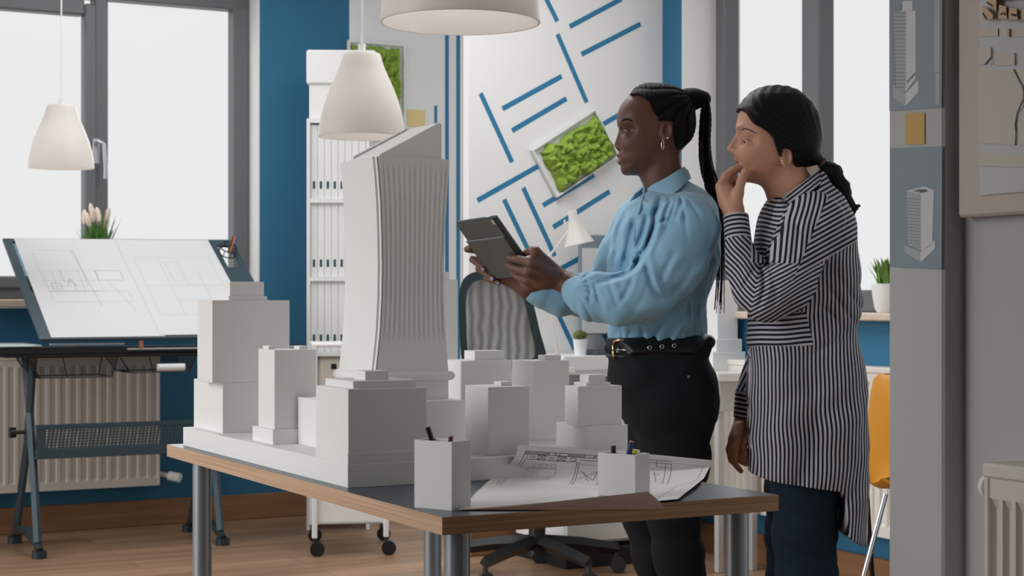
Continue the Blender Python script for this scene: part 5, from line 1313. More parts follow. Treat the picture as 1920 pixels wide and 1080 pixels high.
def crease(vol, pts, Y, wd, dep, k=5):
    """a fold valley with a soft ridge beside it, along a line drawn on the camera side of the cloth"""
    x2_ = (vol.lo[0]+vol.h*np.arange(vol.n[0]))[:, None]; z2_ = (vol.lo[2]+vol.h*np.arange(vol.n[2]))[None, :]
    q = spline([Vector((W(x, y, Y).x, 0, W(x, y, Y).z)) for x, y in pts], k); best = np.full((vol.n[0], vol.n[2]), 9.0); sg_ = np.ones_like(best); tt = np.zeros_like(best)
    for i_ in range(len(q)-1):
        a_, b_ = q[i_], q[i_+1]; ex, ez = b_.x-a_.x, b_.z-a_.z; wx, wz = x2_-a_.x, z2_-a_.z; t_ = np.clip((wx*ex+wz*ez)/(ex*ex+ez*ez+1e-12), 0, 1)
        d_ = np.hypot(wx-ex*t_, wz-ez*t_); m_ = d_ < best; best = np.where(m_, d_, best); sg_ = np.where(m_, np.sign(ex*wz-ez*wx), sg_); tt = np.where(m_, (i_+t_)/(len(q)-1), tt)
    env = np.clip(np.minimum(tt, 1-tt)*5, 0, 1)**.7
    return (dep*env*(np.exp(-(best/wd)**2)-.55*np.exp(-((best*sg_-wd*1.9)/(wd*1.3))**2)))[:, None, :]
YN = Y1-.2
for pts_, w_, dp_ in (([(1246,362),(1232,396),(1224,430),(1212,462),(1204,478)], .0065, .013), ([(1204,470),(1196,492),(1178,512),(1150,521),(1118,529)], .0070, .014), ([(1206,478),(1211,512),(1222,545),(1240,566)], .0070, .011),
                      ([(1184,514),(1176,540),(1158,572)], .006, .007), ([(1140,522),(1146,548),(1158,580)], .006, .007), ([(1112,531),(1120,556),(1132,584)], .005, .006), ([(1232,420),(1250,412),(1272,418)], .006, .006),
                      ([(1262,372),(1250,392),(1240,420)], .005, .007), ([(1280,366),(1272,392),(1262,416)], .005, .006), ([(1262,470),(1246,500),(1232,530)], .008, .006), ([(1300,480),(1282,520),(1250,560)], .009, .006),
                      ([(1335,420),(1318,470),(1296,512)], .008, .005), ([(1098,524),(1106,545),(1104,572)], .005, .006)):
    D_ = D_+crease(bv, pts_, YN, w_, dp_)*nearm
for pts_, w_, dp_ in (([(1172,400),(1160,440),(1154,490)], .006, .007), ([(1190,410),(1178,460),(1166,512)], .007, .007), ([(1212,400),(1200,440),(1188,470)], .006, .006), ([(1291,560),(1291,600),(1290,640)], .004, .005),
                      ([(1200,612),(1206,628),(1204,648)], .005, .006), ([(1240,606),(1232,624),(1222,642)], .006, .007), ([(1270,600),(1262,622),(1250,642)], .006, .006), ([(1312,560),(1306,600),(1308,640)], .006, .005), ([(1165,610),(1168,628),(1166,645)], .004, .006)):
    D_ = D_+crease(bv, pts_, Y1-.12, w_, dp_)*np.clip((Y1-Yg)/.03, 0, 1)
bv.d = (bv.d+D_*.9).astype(f32)
# carve the neck opening
bv.cone(P1(1240,330), P1(1212,372), .048, .030, .01, 'sub')
blouse1 = field_obj('blouse', bv, BLU, ORG1, person1)
# collar
def leaf(rows_, mb, th=.003, k=5, org=ORG1):
    A = spline(rows_[0], k); M_ = spline(rows_[1], k); B = spline(rows_[2], k); G_ = []
    for a, m_, b in zip(A, M_, B): G_.append([a-org, (a*.6+m_*.4)-org, m_-org, (m_*.5+b*.5)-org, b-org])
    n_ = len(G_); out = []
    ctr_ = sum((g[2] for g in G_), Vector())/n_
    for i in range(n_):
        t_ = G_[min(i+1, n_-1)][2]-G_[max(i-1, 0)][2]; r_ = []
        for j in range(5): w_ = G_[i][min(j+1, 4)]-G_[i][max(j-1, 0)]; nn_ = t_.cross(w_).normalized(); r_.append(G_[i][j]+nn_*th)
        out.append(r_)
    mb.grid(G_).grid(out)
    for i in range(n_-1):
        for j in (0, 4): mb.poly([G_[i][j], G_[i+1][j], out[i+1][j], out[i][j]])
    for i in (0, n_-1):
        for j in range(4): mb.poly([G_[i][j], G_[i][j+1], out[i][j+1], out[i][j]])
    return mb
mb = MB()
leaf([[P1(1212,351,-.018), P1(1228,344,-.048), P1(1252,331,-.060), P1(1272,318,-.045), P1(1283,312,0), P1(1272,318,.045), P1(1252,331,.058), P1(1222,344,.048), P1(1203,352,.025)],
      [P1(1214,366,-.048), P1(1236,356,-.074), P1(1262,340,-.078), P1(1282,324,-.05), P1(1291,320,0), P1(1282,326,.05), P1(1258,342,.07), P1(1215,356,.07), P1(1190,362,.045)],
      [P1(1222,391,-.088), P1(1245,376,-.108), P1(1272,355,-.100), P1(1290,338,-.055), P1(1296,334,0), P1(1288,340,.055), P1(1262,356,.08), P1(1205,368,.082), P1(1180,378,.055)]], mb)
mb.build('collar', BLU, blouse1, 60)
mb = MB(); ypl = [(1208,352,-.020), (1204,368,-.030), (1197,385,-.046), (1190,405,-.052), (1184,430,-.060), (1181,455,-.062)]
pth = []
for x, y, dy in ypl:
    ys = bv.y_at(P1(x,0)[0], P1(0,y)[2]); pth.append(Vector(P1(x, y, dy)) if ys is None else Vector((P1(x,0)[0], ys-.001, P1(0,y)[2])))
tubes(mb, spline(pth, 4), .0035, 6, 0, ORG1); mb.build('placket', BLU, blouse1, True)
for x, y in ((1205,382), (1199,372)):
    ys = bv.y_at(P1(x,0)[0], P1(0,y)[2])
    if ys: mb = MB(); mb.cyl(Vector((P1(x,0)[0], ys-.004, P1(0,y)[2]))-ORG1, Vector((P1(x,0)[0], ys+.002, P1(0,y)[2]))-ORG1, .0045, n=12); mb.build('button', mat('pale_blue_button', (.35,.52,.65), .3), blouse1, 40)
# gathered cuff rims
for c_, q_, r_ in ((P1(1084,546,-.12), P1(1074,542,-.115), .036), (P1(1008,549,.127), P1(998,546,.124), .033)):
    mb = MB(); a_, b_ = Vector(c_), Vector(q_); mb.tube([a_-ORG1, a_.lerp(b_, .5)-ORG1, b_-ORG1], [r_*.94, r_, r_*.97], 28); mb.build('cuff', BLU, blouse1, 50)

# trousers
TRM = mat('black_denim', (.010, .012, .015), .85, spec=.2, bump=(500, .2))
tv = Vol((.20, 4.24, .02), (.60, 4.72, .96), .004)
tv.infl(PX(smooth_poly([(1146,632),(1142,675),(1139,705),(1142,735),(1158,770),(1180,800),(1240,825),(1310,822),(1338,802),(1347,765),(1347,728),(1341,700),(1328,672),(1320,632)], 2), Y1), Y1, .165, .10, 0)
tv.chain([P1(1256,775,-.085), P1(1266,860,-.09), P1(1262,960,-.09), P1(1272,1040,-.09), P1(1290,1130,-.09), P1(1296,1255,-.09)], [.104, .089, .069, .063, .060, .052], .03)
tv.chain([P1(1235,775,.085), P1(1222,860,.085), P1(1208,960,.09), P1(1228,1040,.09), P1(1250,1130,.09), P1(1262,1255,.09)], [.096, .078, .063, .060, .056, .048], .02)
X = (tv.lo[0]+tv.h*np.arange(tv.n[0]))[:, None, None]; Yg = (tv.lo[1]+tv.h*np.arange(tv.n[1]))[None, :, None]; Z = (tv.lo[2]+tv.h*np.arange(tv.n[2]))[None, None, :]
tv.d = (tv.d+.004*ridged(Z*60+X*25)*(np.exp(-((Z-P1(0,1000)[2])/.10)**2)+np.exp(-((Z-P1(0,815)[2])/.04)**2))+.0015*wob(X, Yg, Z, 45)).astype(f32)
trs1 = field_obj('trousers', tv, TRM, ORG1, person1)
mb = MB(); ys = tv.y_at(P1(1279,0)[0], P1(0,701)[2]); c = Vector((P1(1279,0)[0], ys-.002, P1(0,701)[2]))-ORG1
mb.cyl(c, c+Vector((0,.004,0)), .0045, n=12); mb.build('rivet', mat('dull_steel', (.2,.2,.2), .4, metal=.8), trs1, 40)
for sg, ax_ in ((-1, 1296), (1, 1262)):
    c = Vector(P1(ax_, 1290, sg*.09)); x0 = c.x; sv = Vol((x0-.20, c.y-.06, -.006), (x0+.08, c.y+.06, .13), .004)
    sv.chain([(x0+.02, c.y, .045), (x0-.07, c.y, .038), (x0-.13, c.y, .030)], [.040, .040, .032], .02); sv.cone((x0, c.y, .06), (x0, c.y, .10), .042, .045, .01); sv.d[:, :, :int(.006/.004)+1] = .05
    field_obj('shoe', sv, BLACK, ORG1, person1)
# belt
BELT = mat('black_leather', (.007, .007, .008), .45, spec=.4)
beltv = Vol((.22, 4.28, .88), (.58, 4.70, .99), .0028)
Pb = PX(smooth_poly([(1143,620),(1141,650),(1140,690),(1240,700),(1332,690),(1326,650),(1322,620),(1240,610)], 2), Y1)
S, bd_ = beltv.infl(Pb, Y1, .150, .085, ret=True); beltv.d[S] = bd_
x2 = (beltv.lo[0]+beltv.h*np.arange(beltv.n[0]))[:, None]; z2 = (beltv.lo[2]+beltv.h*np.arange(beltv.n[2]))[None, :]
rg_ = sd2(np.array(PX([(1130,634),(1200,630),(1280,625),(1345,624),(1345,655),(1280,660),(1200,667),(1130,670)], Y1)), x2, z2)
beltv.d = np.maximum(beltv.d, rg_[:, None, :]).astype(f32)
S, b2 = beltv.infl(PX(smooth_poly([(1290,626),(1325,626),(1336,631),(1339,641),(1335,651),(1322,655),(1290,657)], 3), Y1), Y1-.02, .05, .012, ret=True); beltv.d[S] = np.minimum(beltv.d[S], b2)
belt1 = field_obj('belt', beltv, BELT, ORG1, person1)
def on_belt(x, y, d=.003):
    p = P1(x, y); ys = beltv.y_at(p[0], p[2]); ys = Y1-.05 if ys is None else ys; return Vector((p[0]*(ys/Y1), ys-d, EYE+(p[2]-EYE)*ys/Y1))
STL = mat('silver', (.8,.78,.76), .15, metal=1)
for x, y in ((1158,657), (1218,652), (1241,650), (1264,648)):
    c = on_belt(x, y, .0015); e_ = on_belt(x+4, y, .0015)-c; e_.normalize(); u_ = Vector((0,0,1)); mb = MB()
    tubes(mb, [c+e_*.0048*math.cos(a)+u_*.0048*math.sin(a) for a in [2*PI*k/16 for k in range(17)]], .0013, 6, 0, ORG1); mb.build('eyelet', STL, belt1, True)
q4 = [on_belt(1169,637.5), on_belt(1160,638), on_belt(1152.5,640), on_belt(1149.5,645), on_belt(1149.5,658), on_belt(1150.5,668), on_belt(1154,673), on_belt(1162,674.5), on_belt(1170,673.5)]
mb = MB(); tubes(mb, spline(q4, 4), .0028, 8, 0, ORG1); mb.build('buckle', GOLD, belt1, True)
mb = MB(); tubes(mb, [on_belt(1150,655), on_belt(1168,656), on_belt(1175,656.5)], .0016, 6, 0, ORG1); mb.build('buckle_prong', STL, belt1, True)

# tablet
t = thing('tablet', 'dark tablet in a folding case held up in both hands of the lady in blue', 'tablet', T3(C0+(e1+e2)/2), 0, world=True)
o_t = C0+(e1+e2)/2; u1, u2 = e1.normalized(), e2.normalized(); L1_, L2_ = e1.length, e2.length
Mt = Matrix((u1.to_4d(), u2.to_4d(), tn.to_4d(), Vector((0,0,0,1)))).transposed(); Mt[3] = (0,0,0,1)
for i in range(3): Mt[i][3] = 0
if Mt.to_3x3().determinant() < 0: pass
TC = mat('grey_green_case', (.085, .092, .092), .55, var=(14, .2)); TC2 = mat('dark_case_edge', (.03, .036, .042), .4)
def tbx(name, x0, x1, y0, y1, z0, z1, m, bev=.003, parent=None):
    mb = MB(); mb.T = Mt; mb.box(x0, x1, y0, y1, z0, z1, 0, bev); return mb.build(name, m, t if parent is None else parent)
tbx('body', -L1_/2, L1_/2, -L2_/2, L2_/2, -.013, -.003, TC2, .004)
tbx('screen', -L1_/2+.012, L1_/2-.012, -L2_/2+.012, L2_/2-.012, -.0136, -.013, mat('dark_screen', (.02,.022,.026), .08), 0)
tbx('case_back', -L1_/2+.006, L1_/2-.002, -L2_/2+.002, L2_/2-.012, -.003, .0, TC, .0015)
tbx('folded_cover', -L1_/2+.062, L1_/2-.002, -L2_/2+.001, L2_/2-.014, .0005, .0045, TC, .0015)
tbx('cover_edge', -L1_/2+.060, -L1_/2+.0625, -L2_/2+.001, L2_/2-.014, .0008, .0048, mat('case_highlight', (.22,.24,.25), .4), .0004)
tbx('camera_window', -L1_/2+.008, -L1_/2+.022, L2_/2-.026, L2_/2-.014, .0001, .0012, mat('pale_metal', (.5,.54,.55), .4, metal=.3), .0005)
tbx('port_strip', -L1_/2-.0006, -L1_/2+.0006, L2_/2-.055, L2_/2-.030, -.010, -.005, mat('pale_metal', (.5,.54,.55), .4, metal=.3), 0)
# ================================================================== the lady in the striped blouse
Y2 = 4.37
def P2(x, y, dy=0.0): p = W(x, y, Y2+dy); return (p.x, p.y, p.z)
ORG2 = Vector((W(1500, 1290, Y2).x, Y2, 0.0))
v = Vol((.515, 4.08, -.005), (.98, 4.66, 1.64), .0029)
HP2 = [(1389,206),(1384,221),(1380.5,234),(1381,246),(1384,256),(1384.5,266),(1382,277),(1377.5,286),(1377,292),(1377.5,298),(1380,303),(1382,309),(1384,314),(1387,322),(1391,331),(1398,339),(1410,343),(1425,346),(1440,347),(1456,340),(1472,328),(1495,316),(1518,300),(1530,275),(1533,245),(1525,212),(1505,185),(1475,170),(1440,169),(1410,180)]
WT2 = [(165,.05),(180,.064),(205,.072),(235,.075),(262,.0735),(285,.070),(308,.061),(328,.052),(348,.044)]
Ph2, Wf2 = head(v, HP2, Y2, WT2)
v.chain([P2(1474,318), P2(1488,352), P2(1500,392)], [.050, .050, .056], .015); v.cone(P2(1452,336), P2(1474,380), .034, .045, .015)
for sg in (-1, 1): v.ell(P2(1408, 288, sg*.040), (.030, .020, .028), .012); v.ell(P2(1391, 238, sg*.028), (.012, .022, .006), .008)
v.cone(P2(1386.5,250), P2(1369.8,279.5), .0066, .0094, .006); v.cone(P2(1390,266), P2(1380,283), .010, .011, .008)
for sg in (-1, 1): v.ell(P2(1378.5, 284.5, sg*.0112), (.0092, .0072, .0072), .005); v.ell(P2(1372, 289.5, sg*.0058), (.0035, .003, .003), .002, 'sub')
v.ell(P2(1382.5,299), (.0095,.022,.0055), .003); v.ell(P2(1387,313), (.0095,.020,.0065), .003)
v.ell(P2(1379,306), (.012,.026,.0022), .002, 'sub'); v.ell(P2(1398,330), (.0125,.024,.014), .010)
eye_parts(v, 1399.5, 267.5, Y2, .033, .0046, None, None, ORG2)
ye2 = v.y_at(P2(1466,0)[0], P2(0,300)[2]); ear(v, 1467, 299, Y2, ye2-.003, .92, -6); ear(v, 1467, 299, Y2, 2*Y2-ye2+.003, .92, -6)
v.infl(PX(smooth_poly([(1460,378),(1434,398),(1424,440),(1428,500),(1425,600),(1425,700),(1425,790),(1450,850),(1540,850),(1600,800),(1602,720),(1590,640),(1588,560),(1580,470),(1572,410),(1550,372),(1520,352),(1490,358)], 2), Y2), Y2, .100, .085, .02)
v.cone(P2(1530,405,-.11), P2(1530,405,.11), .040, .040, .03)
for sg, hx, kx, ax_ in ((-1, 1515, 1508, 1520), (1, 1500, 1478, 1490)): v.chain([P2(hx, 800, sg*.085), P2(kx, 1000, sg*.085), P2(ax_, 1240, sg*.085)], [.075, .052, .036], .02); v.chain([P2(ax_+4, 1268, sg*.085), P2(ax_-40, 1282, sg*.085), P2(ax_-100, 1286, sg*.09)], [.030, .026, .016], .015)
# raised near arm, hand at the lips
wr2 = P2(1378,404,-.085)
v.chain([P2(1532,410,-.13), P2(1440,562,-.18), P2(1398,506,-.145), P2(1384,450,-.105), wr2, P2(1376,388,-.08)], [.045, .038, .030, .026, .0232, .0225], .012)
for mc, pip, dip, tip, r in ((P2(1352,349,-.062), P2(1360,331,-.050), P2(1374,319,-.036), P2(1389,312,-.022), .0098), (P2(1353,352,-.044), P2(1362,333,-.032), P2(1375,323,-.022), P2(1387,316,-.010), .0098),
                             (P2(1355,357,-.026), P2(1362,338,-.014), P2(1376,334,-.010), P2(1384,343,-.014), .0094), (P2(1359,363,-.012), P2(1366,347,.0), P2(1377,345,.0), P2(1382,353,-.008), .0086)):
    v.cone(P2(1374,392,-.078), mc, .020, .0145, .014); v.chain([mc, pip, dip, tip], [r*1.28, r*1.12, r*.98, r*.86], .003)
v.ell(P2(1366,372,-.055), (.025,.030,.036), .014)
v.chain([P2(1379,388,-.092), P2(1384,362,-.088), P2(1390,340,-.072), P2(1396.5,322,-.058)], [.017, .0142, .0112, .0098], .006)
# hanging far arm and hand
v.chain([P2(1530,410,.14), P2(1450,620,.17), P2(1394,782,.14)], [.045, .038, .0235], .012)
for mc, pip, dip, tip, r in ((P2(1374,822,.135), P2(1367,842,.138), P2(1371,862,.135), P2(1389,883,.125), .0092), (P2(1381,826,.120), P2(1375,846,.118), P2(1384,862,.112), P2(1399,870,.105), .0094),
                             (P2(1389,828,.105), P2(1384,848,.10), P2(1393,858,.096), P2(1405,862,.10), .009), (P2(1397,826,.095), P2(1394,840,.09), P2(1400,850,.09), P2(1407,852,.098), .0082)):
    v.cone(P2(1392,795,.135), mc, .018, .0135, .012); v.chain([mc, pip, dip, tip], [r*1.2, r*1.05, r*.95, r*.82], .003)
v.ell(P2(1387,812,.122), (.020,.028,.030), .012)
v.chain([P2(1389,800,.105), P2(1384,820,.088), P2(1381,840,.082), P2(1380,858,.080)], [.016, .0115, .0098, .0085], .005)
def col2(V):
    c = np.tile(np.array([.52, .275, .185, 1.0]), (len(V), 1)); px, py = pxpy(V)
    m = ((px < 1391) & (py > 293) & (py < 318) & (np.abs(V[:, 1]-Y2) < .023)); c[m, :3] = (.45, .20, .15)
    m = (py > 740); c[m, :3] = (.55, .28, .19)  # hanging hand's skin lightened a little to offset the shade around it
    for p, r in ((P2(1397.5,319,-.068), .0075),): c[np.linalg.norm(V-np.array(p), axis=1) < r, :3] = (.58, .33, .26)
    return c
person2 = field_obj('person', v, skin_mat('light_skin', .6), ORG2, None, col2)
person2.location = ORG2; tag(person2, 'person in a navy and white striped long blouse, hand raised to the mouth', 'person')
HV2 = v
eye_child(1399.5, 267.5, Y2, .033, (-1, -.5, -.4), None, person2, ORG2)
HAIR2 = mat('black_straight_hair', (.003, .003, .004), .5, spec=.22)
nt = HAIR2.node_tree; wv = nt.nodes.new('ShaderNodeTexNoise'); wv.inputs['Scale'].default_value = 1; wv.inputs['Detail'].default_value = 3; mp = nt.nodes.new('ShaderNodeMapping'); mp.inputs['Scale'].default_value = (90, 500, 500); mp.inputs['Rotation'].default_value = (0, .7, 0)
tcn = nt.nodes.new('ShaderNodeTexCoord'); bn = nt.nodes.new('ShaderNodeBump'); bn.inputs['Strength'].default_value = .5; bn.inputs['Distance'].default_value = .002
nt.links.new(tcn.outputs['Object'], mp.inputs['Vector']); nt.links.new(mp.outputs['Vector'], wv.inputs['Vector']); nt.links.new(wv.outputs['Fac'], bn.inputs['Height']); nt.links.new(bn.outputs['Normal'], nt.nodes['Principled BSDF'].inputs['Normal'])
brow(v, [(1386,247),(1391,244.5),(1398,247),(1406,252),(1412,256)], Y2, person2, ORG2, .0019, mat('dark_brown_hair', (.05,.028,.02), .6))
brow(v, [(1389.5,266),(1393,264.5),(1397,264.5),(1402,267),(1407,270)], Y2, person2, ORG2, .0008, mat('dark_brown_hair', (.03,.017,.012), .6))
brow(HV1, [(1165,246.5),(1168.5,244.8),(1172,245),(1177,247.5),(1182,250.5)], Y1, person1, ORG1, .0010, HAIRM)
hv = Vol((.56, 4.24, 1.34), (.84, 4.50, 1.66), .0023)
S, hd = hv.infl([tuple(p) for p in expand(Ph2, .012)], Y2, lambda x, z: Wf2(x, z)+.010, .060, ret=True, n=2.3); hv.d[S] = hd
x2 = (hv.lo[0]+hv.h*np.arange(hv.n[0]))[:, None]; z2 = (hv.lo[2]+hv.h*np.arange(hv.n[2]))[None, :]
reg = sd2(np.array(PX(smooth_poly([(1379,203),(1388,180),(1408,162),(1440,150),(1480,148),(1520,168),(1545,210),(1553,260),(1548,305),(1528,324),(1504,328),(1488,318),(1480,304),(1477,290),(1466,283),(1458,286),(1457,300),(1452,294),(1447,283),(1443,270),(1436,257),(1420,246),(1405,237),(1397,224),(1391,211)], 2), Y2)), x2, z2)
hv.d = np.maximum(hv.d, reg[:, None, :]*.9).astype(f32)
hv.chain([P2(1530,300), P2(1542,306)], [.022, .013], .015)
X = x2[:, :, None]; Yg = (hv.lo[1]+hv.h*np.arange(hv.n[1]))[None, :, None]; Z = z2.reshape(1, 1, -1)
bc_ = P2(1540,305); th = np.arctan2(Z-bc_[2], X-bc_[0]); hv.d = (hv.d+.0007*np.sin(th*60+Yg*200)).astype(f32)
hair2 = field_obj('hair', hv, HAIR2, ORG2, person2)
pv = Vol((.74, 4.28, 1.18), (.95, 4.46, 1.45), .0025)
pv.chain([P2(1541,307), P2(1560,324), P2(1578,352), P2(1591,382), P2(1600,406)], [.013, .024, .021, .014, .006], .01)
pv.chain([P2(1590,392), P2(1602,390), P2(1614,384)], [.010, .008, .003], .008)
X = (pv.lo[0]+pv.h*np.arange(pv.n[0]))[:, None, None]; Yg = (pv.lo[1]+pv.h*np.arange(pv.n[1]))[None, :, None]; Z = (pv.lo[2]+pv.h*np.arange(pv.n[2]))[None, None, :]
pv.d = (pv.d+.0012*np.sin((X*.85+Z*.5)*700)+.0008*np.sin(Yg*600)).astype(f32)
field_obj('ponytail', pv, HAIR2, ORG2, hair2)
mb = MB(); a_, b_ = Vector(P2(1537,303)), Vector(P2(1543,308)); tubes(mb, [a_, a_.lerp(b_, .5), b_], [.0150, .0168, .0150], 20, 0, ORG2); mb.build('hair_tie', mat('mauve_brown_elastic', (.10,.05,.055), .7), hair2, True)
random.seed(4); mb = MB()
for k in range(16):      # loose strands
    u = random.uniform(-1, 1); pts = [(1545, 308, u*.01), (1572+u*4, 326+u*3, u*.02), (1590+u*5, 356+u*4, u*.02), (1597+u*6, 395+random.uniform(-8, 14), u*.02)]
    m2 = MB(); tubes(m2, spline([P2(*p) for p in pts], 6), .0007, 4, 0, ORG2); off = len(mb.v); mb.v += m2.v; mb.f += [tuple(i+off for i in f_) for f_ in m2.f]; mb.m += m2.m
mb.build('loose_strands', HAIR2, hair2, True, fix=False)['kind'] = 'stuff'
ye_ = HV2.y_at(P2(1460,0)[0], P2(0,308)[2])-.004
mb = MB(); c = Vector((P2(1459.5,0)[0], ye_-.003, P2(0,307)[2])); tubes(mb, [c+Vector((.0042*math.cos(a), .004*math.cos(a), .0065*math.sin(a)+.001)) for a in [2*PI*k/18 for k in range(19)]], .0013, 6, 0, ORG2)
mb.sphere(c-ORG2+Vector((-.001, -.002, -.006)), .0034, 8); mb.build('gold_earring', GOLD, person2, True)

# striped cloth: stripe phase is stored on the mesh, so the stripes follow each panel of the garment
def striped(name, duty=.50):
    m = bpy.data.materials.new(name); m.use_nodes = True; nt = m.node_tree; L = nt.links.new; p = nt.nodes['Principled BSDF']; p.inputs['Roughness'].default_value = .8; p.inputs['Specular IOR Level'].default_value = .2
    a = nt.nodes.new('ShaderNodeAttribute'); a.attribute_name = 'stripe'; cur = a.outputs['Fac']
    for k in ('B', 'D', 'E'):
        at = nt.nodes.new('ShaderNodeAttribute'); at.attribute_name = 'mask'+k; st = nt.nodes.new('ShaderNodeAttribute'); st.attribute_name = 'stripe'+k
        g = nt.nodes.new('ShaderNodeMath'); g.operation = 'GREATER_THAN'; g.inputs[1].default_value = 0; L(at.outputs['Fac'], g.inputs[0])
        x = nt.nodes.new('ShaderNodeMix'); x.data_type = 'FLOAT'; L(g.outputs[0], x.inputs[0]); L(cur, x.inputs[2]); L(st.outputs['Fac'], x.inputs[3]); cur = x.outputs[0]
    fr_ = nt.nodes.new('ShaderNodeMath'); fr_.operation = 'FRACT'; L(cur, fr_.inputs[0])
    gt = nt.nodes.new('ShaderNodeMath'); gt.operation = 'GREATER_THAN'; gt.inputs[1].default_value = duty; L(fr_.outputs[0], gt.inputs[0])
    mx = nt.nodes.new('ShaderNodeMix'); mx.data_type = 'RGBA'; mx.inputs[6].default_value = (.50, .50, .55, 1); mx.inputs[7].default_value = (.010, .014, .026, 1); L(gt.outputs[0], mx.inputs[0]); L(mx.outputs[2], p.inputs['Base Color'])
    return m
STR = striped('navy_white_stripes')
bv = Vol((.52, 4.10, .40), (.97, 4.66, 1.42), .0040)
BP2 = [(1538,317),(1557,344),(1582,371),(1598,404),(1603,442),(1608,489),(1613,540),(1615,574),(1610,602),(1606,630),(1612,660),(1619,690),(1623,740),(1622,853),(1624,923),(1621,975),(1618,1018),(1598,1012),(1575,998),(1566,985),(1563,954),(1560,915),(1553,907),(1530,905),(1485,899),(1440,893),(1411,887),(1406,840),(1405,787),(1403,720),(1402,650),(1403,600),(1408,540),(1412,470),(1415,440),(1424,405),(1437,377),(1452,366),(1470,372),(1495,362)]
zt2 = [(310,.05),(345,.085),(370,.13),(400,.160),(470,.165),(560,.150),(650,.150),(780,.185),(900,.190),(1020,.180),(1110,.18)]
zz_b = np.array([P2(0, y)[2] for y, w_ in zt2][::-1]); ww_b = np.array([w_ for y, w_ in zt2][::-1])
HEM = BP2.index((1618,1018)); HE2 = BP2.index((1411,887))
BX2 = BP2[:HEM]+[(1621,1010),(1618,1100),(1560,1110),(1480,1110),(1412,1100),(1410,1000),(1409,900)]+BP2[HE2+1:]
bv.infl(PX(smooth_poly(BX2, 2), Y2), Y2, lambda x, z: np.interp(z, zz_b, ww_b)+0*x, .085, 0, n=2.2)
_x = (bv.lo[0]+bv.h*np.arange(bv.n[0]))[:, None]; _z = (bv.lo[2]+bv.h*np.arange(bv.n[2]))[None, :]
_cut = sd2(np.array(PX([(1380,300),(1700,300),(1700,1010),(1640,1021),(1618,1019),(1598,1012),(1578,1000),(1567,990),(1564,960),(1560,925),(1555,908),(1530,905),(1485,899),(1440,893),(1413,888),(1380,884)], Y2)), _x, _z)
X = (bv.lo[0]+bv.h*np.arange(bv.n[0]))[:, None, None]; Yg = (bv.lo[1]+bv.h*np.arange(bv.n[1]))[None, :, None]; Z = (bv.lo[2]+bv.h*np.arange(bv.n[2]))[None, None, :]
low = np.clip((P2(0,640)[2]-Z)/.15, 0, 1); wst = np.exp(-((Z-P2(0,575)[2])/.07)**2)
D_ = .007*low*ridged(X*22+1.5*np.sin(Z*6)+Yg*6+.5)+.005*wst*ridged(Z*55+X*30+1.5*np.sin(X*30))*np.clip((X-P2(1500,0)[0])/.05, 0, 1)+.003*wob(X, Yg, Z, 38, .9)
D_ = D_+.006*ridged((X*.6-Z)*32+2)*np.exp(-(((X-P2(1540,0)[0])**2+(Z-P2(0,610)[2])**2)/.11**2))
bv.d = np.maximum(bv.d+D_, _cut[:, None, :]).astype(f32)
bv.chain([P2(1420,425,-.01), P2(1448,376,.0)], [.030, .040], .008) if False else None
bv.cone(P2(1440,352,-.01), P2(1424,400,-.015), .026, .016, .01, 'sub'); bv.cone(P2(1450,350,-.045), P2(1436,432,-.095), .026, .007, .006, 'sub')
bv.cone(P2(1500,900,-.30), P2(1505,1100,-.0), .01, .01, .0) if False else None
PER = 8.6
def s_body(V):
    xm, zm = V[:, 0], V[:, 2]; px, py = pxpy(V)
    xr_ = np.interp(zm, [P2(0,1020)[2], P2(0,850)[2], P2(0,740)[2], P2(0,630)[2], P2(0,560)[2], P2(0,440)[2], P2(0,370)[2]], [P2(1600,0)[0], P2(1622,0)[0], P2(1622,0)[0], P2(1606,0)[0], P2(1613,0)[0], P2(1603,0)[0], P2(1590,0)[0]])
    xl_ = np.full_like(zm, P2(1403,0)[0]); xc = (xl_+xr_)/2; hx = (xr_-xl_)/2
    th = np.arccos(np.clip((xm-xc)/hx, -1, 1))
    s1 = th*37/PI; s2 = (px-1403)/6.8
    back = np.where(V[:, 1] < Y2, 1, -1)
    return back*(.55*s1-.45*s2)+.22*np.sin(py/31+px/50)+.10*np.sin(py/14+px/35)
def a_B(V): px, py = pxpy(V); return np.minimum(np.minimum(649-py, py-585), np.minimum(1512+(py-590)*.25-px, 1))
def s_B(V): px, py = pxpy(V); return (py+1.2*np.sin(px/17)+.05*px)/9.0
def a_D(V): px, py = pxpy(V); return (455-(px-1600)*.62-py)*.01
def s_D(V): px, py = pxpy(V); return (py+.56*(px-1500))/9.6
def a_E(V): px, py = pxpy(V); return np.minimum(1497-py-0*px, (1478-(py-380)*.45)-px)*.01
def s_E(V): px, py = pxpy(V); return (py+1.5*np.sin(px/9)-.1*px)/8.4
ATT = {'stripe': s_body, 'maskB': a_B, 'stripeB': s_B, 'maskD': a_D, 'stripeD': s_D, 'maskE': lambda V: np.minimum(a_E(V), (500-pxpy(V)[1])*.01), 'stripeE': s_E}
blouse2 = field_obj('blouse', bv, STR, ORG2, person2, None, ATT)
